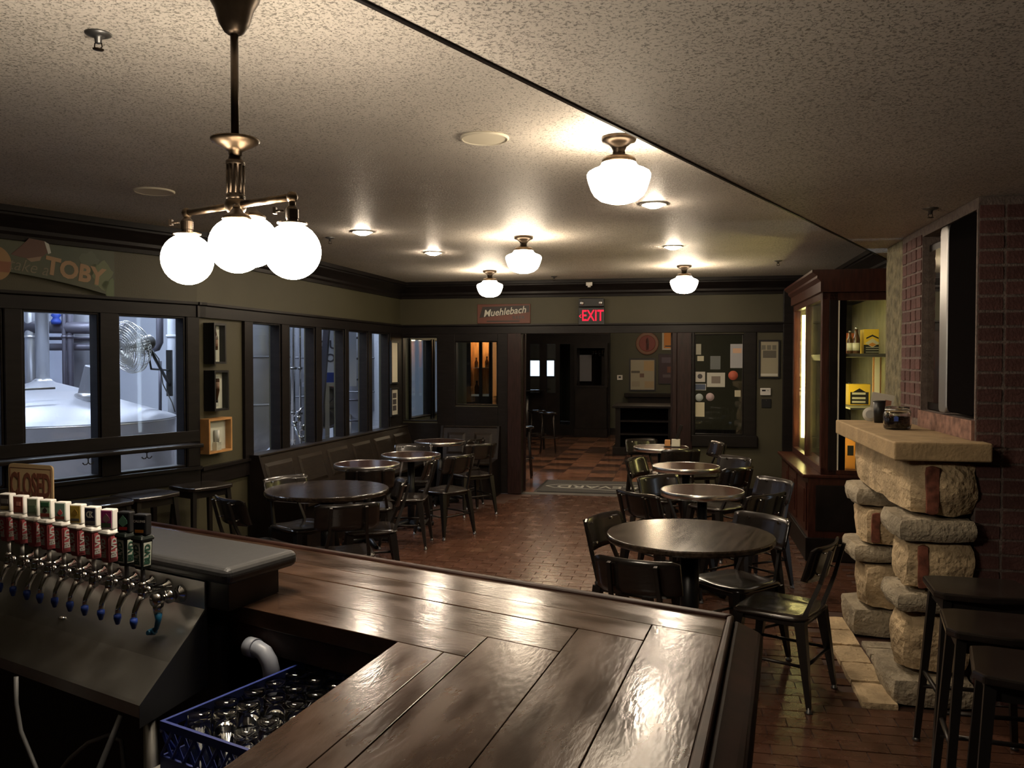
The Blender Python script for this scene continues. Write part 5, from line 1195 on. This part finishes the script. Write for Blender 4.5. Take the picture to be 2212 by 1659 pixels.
pts = [(-.98, lm), (-.84, lm + .15), (-.5, lm + .17), (0, lm + .27), (.5, lm + .17), (.84, lm + .15), (.98, lm), (.84, lm - .15), (.5, lm - .17), (0, lm - .27), (-.5, lm - .17), (-.84, lm - .15)]
k_ = mw * .97
for a, b in zip(pts, pts[1:] + pts[:1]): strip((a[0] * k_, a[1]), (b[0] * k_, b[1]))
bn.build('banner_outline', M['greyl'], mt)
# ---------------------------------------------------------------- things in the far room
def far_thing(name, label, cat, px, Y, rz=BA, z=0, group=None):
    c = PY(px, 779, Y); return thing(name, label, cat, (c.x, c.y, z), rz, group)
# open bookcase / host stand
t = far_thing('bookcase', 'low black open bookcase in the far room beside the opening', 'bookcase', 1392, 15.55)
W2 = .52; D2 = 1.0; H2 = .90
MB().box(-W2 - .05, W2 + .05, -.05, D2, 0, .14).build('plinth', M['cab_dark'], t, bevel=.005)
MB().box(-W2 - .06, W2 + .06, -.06, D2 + .02, H2 - .045, H2).build('top', M['cab_dark'], t, bevel=.006)
for x in (-W2, W2 - .09): MB().box(x, x + .09, 0, D2, .14, H2 - .045).build('side', M['cab_dark'], t)
MB().box(-W2 + .09, W2 - .09, .35, .37, .14, H2 - .045).build('back', M['matblack'], t)
for z in (.36, .60): MB().box(-W2 + .09, W2 - .09, .01, .35, z, z + .03).build('shelf', M['cab_dark'], t)
# dark display booth with glass at the end
YB = YF - .75
g2 = lambda px: BW.s_(px, YB)
c = BW.p((g2(1240) + g2(1312)) / 2, YB); wb = (g2(1312) - g2(1240)) / 2
t = thing('tap_booth', 'dark glazed booth with pale glasses at the far end', 'booth', c, BA)
MB().box(-wb, wb, 0, .5, 0, .18).build('plinth', M['cab_dark'], t, bevel=.006); MB().box(-wb + .02, wb - .02, .03, .5, .18, 1.12).build('base', M['cab_dark'], t)
MB().box(-wb, wb, 0, .5, 1.12, 1.16).build('counter', M['cab_dark'], t); MB().box(-wb, wb, .02, .5, 2.0, 2.12).build('header', M['cab_dark'], t)
for x in (-wb, wb - .06): MB().box(x, x + .06, .02, .5, 1.16, 2.0).build('post', M['cab_dark'], t)
MB().box(-wb + .06, wb - .06, .45, .48, 1.16, 2.0).build('back', M['matblack'], t); MB().box(-wb + .08, -.02, .40, .41, 1.25, 1.85).build('menu_sheet', cmat('dim paper', (.12, .12, .13)), t)
for k in range(4): MB().lathe([(0, 0), (.022, 0), (.03, .12), (.028, .12)], 12, (.02 + k * .075, .3, 1.82)).build('hanging_glass', M['glass'], t)
# wall pieces
GF = Fr((BW.p(0, YF).x, BW.p(0, YF).y), BA)
t, w, h, pcs = framed(GF, 'picture_frame', 'black framed cream certificate on the far green wall', 'picture', 1359, 1417, 774, 845, M['black'], cmat('certificate', (.36, .33, .24)), fw=.035)
for x0, x1, z0, z1, cc in ((.05, .42, .62, .92, (.42, .30, .15)), (-.42, -.1, .55, .62, (.10, .09, .07)), (-.10, .06, .42, .54, (.14, .08, .06)), (.08, .42, .10, .30, (.38, .29, .17)), (-.4, -.1, .14, .3, (.30, .27, .2))): MB().box(w * x0, w * x1, -.015, -.0122, h * z0, h * z1).build('print', cmat('cert %s' % str(cc), cc), pcs)
s = GF.s_(1398); t = thing('barrel_head', 'round wooden barrel head hung on the far green wall', 'barrel head', GF.p(s, -.001, GF.z_(s, 742)), BA)
rb = .26; MB().lathe([(0, 0), (rb, 0), (rb, .04), (rb - .02, .045), (0, .04)], 32, M=Matrix.Rotation(math.pi / 2, 4, 'X')).build('board', cmat('barrel oak', (.22, .115, .075)), t)
MB().lathe([(rb * .66, .04), (rb * .72, .04), (rb * .72, .046), (rb * .66, .046)], 32, M=Matrix.Rotation(math.pi / 2, 4, 'X')).build('ring_print', cmat('barrel red', (.20, .04, .03)), t)
MB().slab([(-.03, -.15), (.03, -.15), (.045, .05), (.01, .14), (-.03, .08)], -.046, -.04).build('figure_print', cmat('barrel brown', (.10, .05, .04)), t)
t, w, h, pcs = framed(GF, 'picture_frame', 'orange poster in cream frame, high on the far green wall', 'picture', 1430, 1462, 708, 756, M['paperw'], M['orange'], fw=.04)
MB().box(-w * .3, w * .3, -.015, -.0122, h * .14, h * .20).build('print', M['dark_print'], pcs)
t, w, h, pcs = framed(GF, 'picture_frame', 'dark purple painting beside the certificate on the far wall', 'picture', 1422, 1470, 764, 830, M['black'], cmat('dark painting', (.045, .025, .035)), fw=.02)
for x0, x1, z0, z1, cc in ((-.35, .3, .70, .88, (.10, .08, .11)), (-.1, .12, .38, .58, (.16, .06, .04)), (-.3, .2, .22, .32, (.11, .09, .10))): MB().box(w * x0, w * x1, -.015, -.0122, h * z0, h * z1).build('brushwork', cmat('paint %s' % str(cc), cc), pcs)
t, w, h = on_wall(GF, 'thermostat', 'small white thermostat on the far green wall', 'thermostat', 1333, 1345, 810, 821); MB().box(-w / 2, w / 2, -.03, 0, 0, h).build('case', M['white'], t, bevel=.008); MB().box(-w * .2, w * .2, -.032, -.029, h * .4, h * .75).build('display', M['black'], t)
t, w, h = on_wall(GF, 'wall_shelf', 'dark moulded shelf on the far wall above the bookcase', 'shelf', 1350, 1475, 849, 870); MB().box(-w / 2, w / 2, -.25, 0, h * .6, h).build('top', M['cab_dark'], t, bevel=.01); MB().box(-w / 2 + .08, w / 2 - .08, -.16, 0, -h * 1.0, h * .6).build('body', M['cab_dark'], t)
# round sign over the partition
s = BW.s_(1241, YF - .26); t = thing('round_sign', 'round black sign with gold ring over the far partition', 'sign', BW.p(s, YF - .255, z_at(BW.p(s, YF - .25).x, BW.p(s, YF - .25).y, 718)), BA)
MB().lathe([(0, 0), (.17, 0), (.17, .02), (0, .02)], 28, M=Matrix.Rotation(math.pi / 2, 4, 'X')).build('disc', M['black'], t); MB().lathe([(.145, .02), (.162, .02), (.162, .024), (.145, .024)], 28, M=Matrix.Rotation(math.pi / 2, 4, 'X')).build('ring', M['gold'], t); MB().lathe([(.07, .02), (.085, .02), (.085, .024), (.07, .024)], 24, M=Matrix.Rotation(math.pi / 2, 4, 'X')).build('ring', M['gold'], t)
# round stools and a tall table by the opening
def round_stool(px, py, label, z=.75):
    c = P(px, py, z); t = thing('round_stool', label, 'stool', (c.x, c.y, 0), .3, 'round far room stools')
    MB().lathe([(0, z - .03), (.17, z - .03), (.18, z - .02), (.18, z - .005), (.172, z), (0, z)], 28).build('seat', M['gloss_black'], t)
    for k in range(4):
        q = k * math.pi / 2 + .4; d = Vector((math.cos(q), math.sin(q), 0)); MB().tube([d * .13 + Vector((0, 0, z - .03)), d * .20], [.014, .012], 8).build('leg', M['chair_steel'], t)
    f = MB(); zz = .28; rr_ = .175
    f.tube([(rr_ * math.cos(2 * math.pi * k / 20), rr_ * math.sin(2 * math.pi * k / 20), zz) for k in range(21)], .009, 6); f.build('foot_ring', M['chair_steel'], t)
round_stool(1184, 891, 'round stool with bright reflections standing before the partition'); round_stool(1160, 886, 'round stool half behind the other by the partition'); round_stool(1128, 921, 'round stool partly hidden by the opening casing')
c = P(1138, 842, 1.06); t = thing('tall_table', 'tall round dark table behind the stools in the far room', 'table', (c.x, c.y, 0))
MB().lathe([(0, 1.03), (.38, 1.03), (.40, 1.04), (.40, 1.055), (0, 1.06)], 36).build('table_top', M['gloss_black'], t); MB().lathe([(.05, .03), (.05, 1.03)], 16).build('pedestal', M['steel_dark'], t); MB().lathe([(.26, 0), (.26, .015), (.06, .04), (0, .04)], 28).build('base', M['black'], t)
# lit wooden display case seen through the small window
ZD = 2.0
sB = BW.s_(1040, 2.2); c = BW.p(sB, 2.2)
t = thing('wooden_case', 'lit honey pine display case seen through the small back window', 'cabinet', c, BA)
gg = lambda px: BW.s_(px, 2.2) - sB
xa, xb = gg(1016), gg(1056)
MB().box(xa - .04, xb + .05, .32, .34, .6, 2.15).build('back', M['pine'], t)
for x0, x1 in ((xa - .06, xa), (gg(1034.5), gg(1041)), (xb, xb + .05)): MB().box(x0, x1, -.0, .05, .6, 2.15).build('stile', M['cab_dark'], t)
MB().box(xa - .06, xb + .05, 0, .34, 2.08, 2.15).build('top', M['cab_dark'], t); MB().box(xa - .06, xb + .05, 0, .34, .0, 1.16).build('base', M['cab_dark'], t)
for x in (xa - .06, xb + .03): MB().box(x, x + .02, .05, .32, .6, 2.1).build('side', M['pine'], t)
MB().box(xa, xb, .08, .32, 1.60, 1.61).build('shelf', M['paperw'], t)
MB().box(xa + .0, xb, .07, .09, 2.04, 2.06).build('lamp_strip', lamp_mat('case lamp lit', (1, .66, .30), 60), t)
MB().box(xa, xb, .06, .31, 1.16, 1.19).build('floor_board', M['paperw'], t)
for x, z, s_, lab in ((gg(1023), 1.611, .9, 'small dark bottle on the lit pine shelf'), (gg(1046), 1.611, 1.0, 'dark jug on the lit pine shelf, second bay'), (gg(1024), 1.191, 1.2, 'dark bottle standing on the floor of the lit pine case')):
    p = BW.p(sB + x, 2.2 + .19, z); o = thing('bottle', lab, 'bottle', p, 0)
    MB().lathe([(0, 0), (.03 * s_, 0), (.032 * s_, .09 * s_), (.012 * s_, .13 * s_), (.012 * s_, .17 * s_), (0, .171 * s_)], 14).build('glass', M['amber'], o); MB().lathe([(.0135 * s_, .155 * s_), (.0135 * s_, .175 * s_), (0, .176 * s_)], 10).build('cap', M['black'], o)

# ---------------------------------------------------------------- brewhouse behind the left windows
HZ = 4.2
hb = [NW.p(S_START, TH), NW.p(S_START, 6.5), LW.p(lenL + 2.4, 6.2), LW.p(lenL + 2.4, TH)]
hc = LW.p(0, TH) 
f3 = MB().prism([(p.x, p.y) for p in (hb[0], NW.p(sk, TH), LW.p(lenL + 2.4, TH), hb[2], hb[1])], -.06, 0).build('floor', M['hallfloor'], kind='structure')
MB().prism([(p.x, p.y) for p in (NW.p(S_START, .0), NW.p(sk, .0), LW.p(lenL + 2.4, .0), LW.p(lenL + 2.4, 6.4), NW.p(S_START, 6.7))], HZ, HZ + .1).build('ceiling', M['hallwhite'], kind='structure')
def seg_wall(a, b, z1, m_, name='wall_brewhouse', z0=0):
    d = Vector((b.x - a.x, b.y - a.y, 0)); F = Fr((a.x, a.y), math.atan2(d.y, d.x)); return fixed(name, F, MB().box(0, d.length, 0, .08, z0, z1), m_)
seg_wall(hb[1], hb[2], HZ, 'hallwall'); seg_wall(hb[0], hb[1], HZ, 'hallwhite'); seg_wall(hb[2], hb[3], HZ, 'hallwhite')
fixed('wall_brewhouse', NW, MB().box(S_START, sk + .1, .0, TH, ZC, HZ), 'hallwhite'); fixed('wall_brewhouse', LW, MB().box(0, lenL + 2.4, .0, TH, ZC, HZ), 'hallwhite'); wl = wall('wall_brewhouse', LW, lenL + .02, lenL + 2.4, [(lenL + .35, lenL + 1.2, .92, 2.03), (lenL + 1.35, lenL + 2.2, .92, 2.03)], m='olive_dim')
window(16, LW, lenL + .35, lenL + 1.2, .92, 2.03); window(17, LW, lenL + 1.35, lenL + 2.2, .92, 2.03)
# wide copper-style kettle with cone top
def tank_thing(name, label, px, Y): c = PY(px, 779, Y); return thing(name, label, 'tank', (c.x, c.y, 0)), c
KY = 8.9; t, kc = tank_thing('brew_kettle', 'wide stainless kettle with cone top and chimney behind the near windows', 92, KY)
kr = .1455 * KY; zr = EYE - 126 * KY / FPX
MB().lathe([(kr - .02, .15), (kr - .005, zr - .02), (kr, zr - .015), (kr, zr)], 64).build('body', M['tank'], t)
MB().lathe([(kr, zr), (kr - .01, zr + .012), (.36, zr + .31), (.12, zr + .38), (.09, zr + .40)], 64).build('cone', M['tank_white'], t)
MB().lathe([(.064, zr + .38), (.064, HZ)], 24).build('flue', M['tank'], t)
MB().lathe([(.095, zr + .36), (.095, zr + .40), (.066, zr + .42)], 24).build('flue_collar', M['tank'], t)
d = Vector((.95, -.3, 0)).normalized(); mp = d * .62 + Vector((0, 0, zr + .25))
MB().box(-.10, .10, -.09, .09, 0, .30, Matrix.Translation(mp) @ Matrix.Rotation(.25, 4, 'Y')).build('motor_cover', M['tank_white'], t, bevel=.012)
MB().lathe([(.15, -.05), (.15, .02), (.12, .03)], 24, mp).build('manway_ring', M['tank'], t)
MB().tube([Vector((-.25, -.9, zr + .12)), Vector((-.25, -.9, zr + .3)), Vector((-.1, -.92, zr + .32)), Vector((.42, -.55, zr + .34))], .012, 8).build('handrail', M['steel_dark'], t)
for k in range(4): q = k * math.pi / 2 + .6; MB().lathe([(.06, 0), (.06, .2)], 12, (kr * .8 * math.cos(q), kr * .8 * math.sin(q), 0)).build('leg', M['tank'], t)
# upright pipes and cross pipes
for px, Y, r_, lab, m_ in ((52, 10.9, .10, 'white upright pipe at the edge of the first brewhouse window', 'tank_white'), (66, 10.6, .06, 'slim bright pipe behind the kettle flue', 'tank'), (186, 11.2, .20, 'wide pale duct standing behind the kettle', 'tank_white'), (371, 10.3, .048, 'narrow white post beside the kettle rim', 'hallwhite'), (152, 10.6, .04, 'dark upright pipe behind the kettle', 'pipe_dark'), (139, 10.55, .025, 'thin dark upright pipe beside the thicker one', 'pipe_dark')):
    c = PY(px, 779, Y); t = thing('upright_pipe', lab, 'pipe', (c.x, c.y, 0)); MB().lathe([(r_, .0), (r_, HZ)], 20).build('pipe', M[m_], t); MB().lathe([(r_ * 1.3, 2.0), (r_ * 1.3, 2.03)], 20).build('flange', M[m_], t)
for (pa, pb, Y, r_, lab) in (((100, 706), (212, 710), 10.6, .075, 'thick grey pipe crossing behind the first window'), ((100, 750), (214, 749), 10.7, .045, 'thin dark pipe crossing lower behind the first window'), ((100, 731), (214, 731), 10.8, .022, 'thin rail pipe between two thicker pipes')):
    o = MB().tube([PY(pa[0] - 60, pa[1], Y), PY(pb[0] + 60, pb[1], Y)], r_, 14).build('cross_pipe', M['pipe_dark']); tag(o, lab, 'pipe')
t = thing('valve', 'blue valve on the crossing pipe behind the first window', 'valve', PY(121, 690, 10.5)); MB().lathe([(.05, -.06), (.06, -.02), (.035, .02), (.06, .05), (.03, .09)], 14).build('body', M['blue_cap'], t); MB().lathe([(.02, .09), (.07, .10), (.07, .12), (0, .125)], 14).build('wheel', M['blue_cap'], t)
o = MB().tube([PY(345, 600, 9.3), PY(345, 740, 9.3), PY(340, 751, 9.3), PY(326, 755, 9.3)], .038, 12).build('bent_pipe', M['pipe_dark']); tag(o, 'bent grey pipe above the wall fan', 'pipe')
o = MB().tube([PY(346, 780, 9.4), PY(346, 900, 9.4)], .018, 8).build('drop_pipe', M['pipe_dark']); tag(o, 'thin vertical pipe under the wall fan', 'pipe')
# wall fan
FYc = 8.3; fc = PY(283, 749, FYc); t = thing('wall_fan', 'tilted caged fan on a wall bracket behind the second window', 'fan', fc, 0)
ax = Matrix.Rotation(R(-30), 4, 'Z') @ Matrix.Rotation(R(14), 4, 'X') @ Matrix.Rotation(math.pi / 2, 4, 'X')
cg = MB(); fr_ = .255
for rr_, zz in [(fr_, 0), (fr_ * .99, .05), (fr_ * .8, -.07), (fr_ * .45, -.09)] + [(fr_ * k / 10, .105 - .0003 * k * k) for k in range(2, 10)]:
    cg.tube([ax @ Vector((rr_ * math.cos(2 * math.pi * k / 28), rr_ * math.sin(2 * math.pi * k / 28), zz)) for k in range(29)], .004, 5)
for k in range(54):
    q = 2 * math.pi * k / 54; c_, s_ = math.cos(q), math.sin(q)
    cg.tube([ax @ Vector((r_ * c_, r_ * s_, z_)) for r_, z_ in ((.02, .108), (fr_ * .5, .10), (fr_ * .75, .085), (fr_, .03), (fr_, 0), (fr_ * .8, -.07), (.06, -.095))], .0022, 4)
cg.build('cage', M['steel'], t, kind='stuff')
for k in range(3):
    q = k * 2 * math.pi / 3; b_ = [ax @ (Matrix.Rotation(q, 4, 'Z') @ Vector(v)) for v in ((.03, -.03, .01), (.21, -.07, .03), (.22, .05, -.02), (.03, .03, -.01))]; MB().add(b_ + [v + (ax.to_3x3() @ Vector((0, 0, .004))) for v in b_], [(0, 1, 2, 3), (7, 6, 5, 4), (0, 4, 5, 1), (1, 5, 6, 2), (2, 6, 7, 3), (3, 7, 4, 0)]).build('blade', M['steel'], t)
MB().lathe([(0, .03), (.05, .03), (.05, -.02), (.07, -.10), (.075, -.22), (.05, -.25), (0, -.25)], 20, M=ax).build('motor', M['steel_dark'], t)
h0 = ax @ Vector((0, 0, -.18)); wp = PY(366, 800, 9.3) - fc
MB().tube([h0, h0 + Vector((.02, .1, -.12)), wp + Vector((0, 0, -.16))], .016, 8).tube([h0 + Vector((0, .02, -.05)), h0 + Vector((.02, .05, -.26)), wp], .010, 8).box(wp.x - .03, wp.x + .03, wp.y - .015, wp.y + .015, wp.z - .28, wp.z + .22).build('bracket', M['black'], t)
o = MB().tube([PY(325, 752, 8.8), PY(343, 775, 8.9), PY(352, 830, 9.0), PY(372, 870, 9.1), PY(378, 890, 9.1)], .006, 6).build('cable', M['hose']); tag(o, 'thin grey cable running down from the wall fan', 'cable')
# fermenters behind the bench windows
def ferm(px, Y, r_, label, zc=.9):
    c = PY(px, 779, Y); t = thing('fermenter', label, 'tank', (c.x, c.y, 0), 0, 'tall fermenters')
    MB().lathe([(.06, .45), (r_, zc), (r_, 3.5), (r_ * .6, 3.75), (0, 3.8)], 48).build('shell', M['ferm'], t)
    for z in (1.2, 1.75, 2.3): MB().lathe([(r_, z), (r_ + .008, z + .004), (r_ + .008, z + .02), (r_, z + .024)], 48).build('seam_band', M['tank_white'], t)
    for k in range(3): q = k * 2 * math.pi / 3 + .3; MB().lathe([(.05, 0), (.05, zc + .1)], 12, (r_ * .85 * math.cos(q), r_ * .85 * math.sin(q), 0)).build('leg', M['tank'], t)
    MB().tube([(0, 0, .46), (0, 0, .30), (.25, -.25, .28), (.35, -.4, .30)], .03, 10).build('outlet', M['chrome'], t)
ferm(522, 10.2, .56, 'tall grey fermenter filling the first bench window'); ferm(652, 12.6, .58, 'tall bluish fermenter with bright pipes in the second bench window'); ferm(775, 14.4, .50, 'tall fermenter with ladder in the fourth bench window'); ferm(822, 15.6, .36, 'slim fermenter in the last bench window')
for px, Y, r_, lab in ((626, 11.6, .02, 'slim bright riser pipe at the edge of the second bench window'), (633, 11.5, .028, 'bright riser pipe with clamps in the second bench window'), (648, 11.4, .016, 'thin bright riser pipe before the fermenter')):
    c = PY(px, 779, Y); t = thing('riser_pipe', lab, 'pipe', (c.x, c.y, 0)); MB().lathe([(r_, .1), (r_, HZ)], 14).build('pipe', M['chrome'], t)
    for z in (.5, 1.0, 1.6): MB().lathe([(r_ * 1.1, z), (r_ * 1.9, z + .005), (r_ * 1.9, z + .03), (r_ * 1.1, z + .035)], 14).build('clamp', M['steel_dark'], t)
t = thing('valve_cluster', 'cluster of chrome valves at the foot of the riser pipes', 'valve', PY(645, 905, 11.3))
for k, (x, z) in enumerate(((0, 0), (-.06, -.07), (.04, -.12), (.03, -.27), (-.02, .06))): MB().lathe([(.03, -.04), (.045, -.02), (.025, 0), (.045, .02), (.03, .04)], 12, (x, .02 * k, z)).build('valve_body', M['chrome'], t)
MB().tube([(-.06, 0, -.07), (.03, 0, -.3), (.03, 0, -.6)], .018, 8).tube([(-.06, 0, .03), (.06, 0, .16)], .012, 8).build('pipe', M['chrome'], t)
o = MB().tube([PY(711, 640, 11.2), PY(683, 1030, 11.2)], .05, 4, False, .7).build('diagonal_brace', M['pipe_dark']); tag(o, 'dark diagonal steel brace in the third bench window', 'brace')
t = thing('tank_label', 'white panel with dark letters and blue red sticker behind the brace', 'sign', PY(714, 779, 11.6), R(20))
MB().box(-.35, .35, 0, .02, -.35, .9).build('panel', M['hallwhite'], t)
text('OUR', M['pipe_dark'], t, (.02, -.002, .21), size=.16, depth=.001, bold=.02); text('SOIL', M['pipe_dark'], t, (.02, -.002, .03), size=.16, depth=.001, bold=.02)
MB().box(-.10, .14, -.004, 0, -.30, -.16).build('sticker', M['blue_cap'], t); MB().box(-.10, .14, -.004, 0, -.36, -.30).build('sticker', M['red_handle'], t)
c = PY(757, 779, 12.4); t = thing('ladder', 'dark rung ladder in the fourth bench window', 'ladder', (c.x, c.y, 0), R(-10))
for x in (-.2, .2): MB().box(x - .02, x + .02, -.02, .02, 0, 3.0).build('rail', M['pipe_dark'], t)
for k in range(9): MB().tube([(-.2, 0, .25 + k * .3), (.2, 0, .25 + k * .3)], .016, 8).build('rung', M['pipe_dark'], t)
t = thing('hose_reel', 'round hose reel on a white stand low in the third bench window', 'reel', PY(704, 880, 11.4), R(30))
MB().lathe([(.26, -.05), (.28, -.05), (.28, .05), (.26, .05), (.26, -.05)], 32, M=Matrix.Rotation(math.pi / 2, 4, 'X')).build('rim', M['pipe_dark'], t)
for k in range(4): q = k * math.pi / 4; MB().tube([(-.26 * math.cos(q), 0, -.26 * math.sin(q)), (.26 * math.cos(q), 0, .26 * math.sin(q))], .012, 6).build('spoke', M['pipe_dark'], t)
MB().box(-.3, .3, -.08, .08, .28, .33).box(-.03, .03, -.06, .06, -.8, .28).build('stand', M['tank_white'], t)
# strip lights of the brewhouse hang over the tanks; the two aisle ones are unseen added fill
for k, (F, s, y, lab) in enumerate(((NW, -.5, 2.2, 'long brewhouse strip lamp over the kettle'), (NW, 1.6, 3.6, 'long brewhouse strip lamp behind the flue'), (LW, 3.2, 2.4, 'long brewhouse strip lamp over the fermenters'), (LW, .9, 1.3, 'long brewhouse strip lamp over the aisle by the bench windows'), (LW, 6.6, 1.2, 'long brewhouse strip lamp at the end of the aisle'), (LW, 5.6, 3.2, 'long brewhouse strip lamp over the ladder'))):
    t = thing('strip_lamp', lab, 'lamp', F.p(s, y, HZ - .25), F.a, 'brewhouse strip lamps')
    MB().box(-.75, .75, -.10, .10, .02, .07).build('housing', M['hallwhite'], t); MB().box(-.72, .72, -.08, .08, 0, .02).build('tubes', M['strip'], t)
    for x in (-.6, .6): MB().tube([(x, 0, .07), (x, 0, .25)], .004, 6).build('hanger', M['steel_dark'], t)
# lamps of the far room (out of view above the header; the mat one added to brighten the floor)
for px, Y, lab in ((1180, 14.2, 'far room schoolhouse lamp near the stools'), (1420, 17.0, 'far room schoolhouse lamp before the green wall'), (1290, 12.7, 'far room schoolhouse lamp over the door mat')):
    c = PY(px, 779, Y); t = thing('ceiling_lamp', lab, 'lamp', (c.x, c.y, FRC), 0, 'far room lamps')
    MB().lathe([(.03, -.10), (.07, -.03), (.07, 0)], 20).build('canopy', M['bronze'], t); MB().lathe([(r_, z - .06) for r_, z in SCH], 26).build('shade', lamp_mat('far lamp lit', (1, .76, .50), 52.0), t)
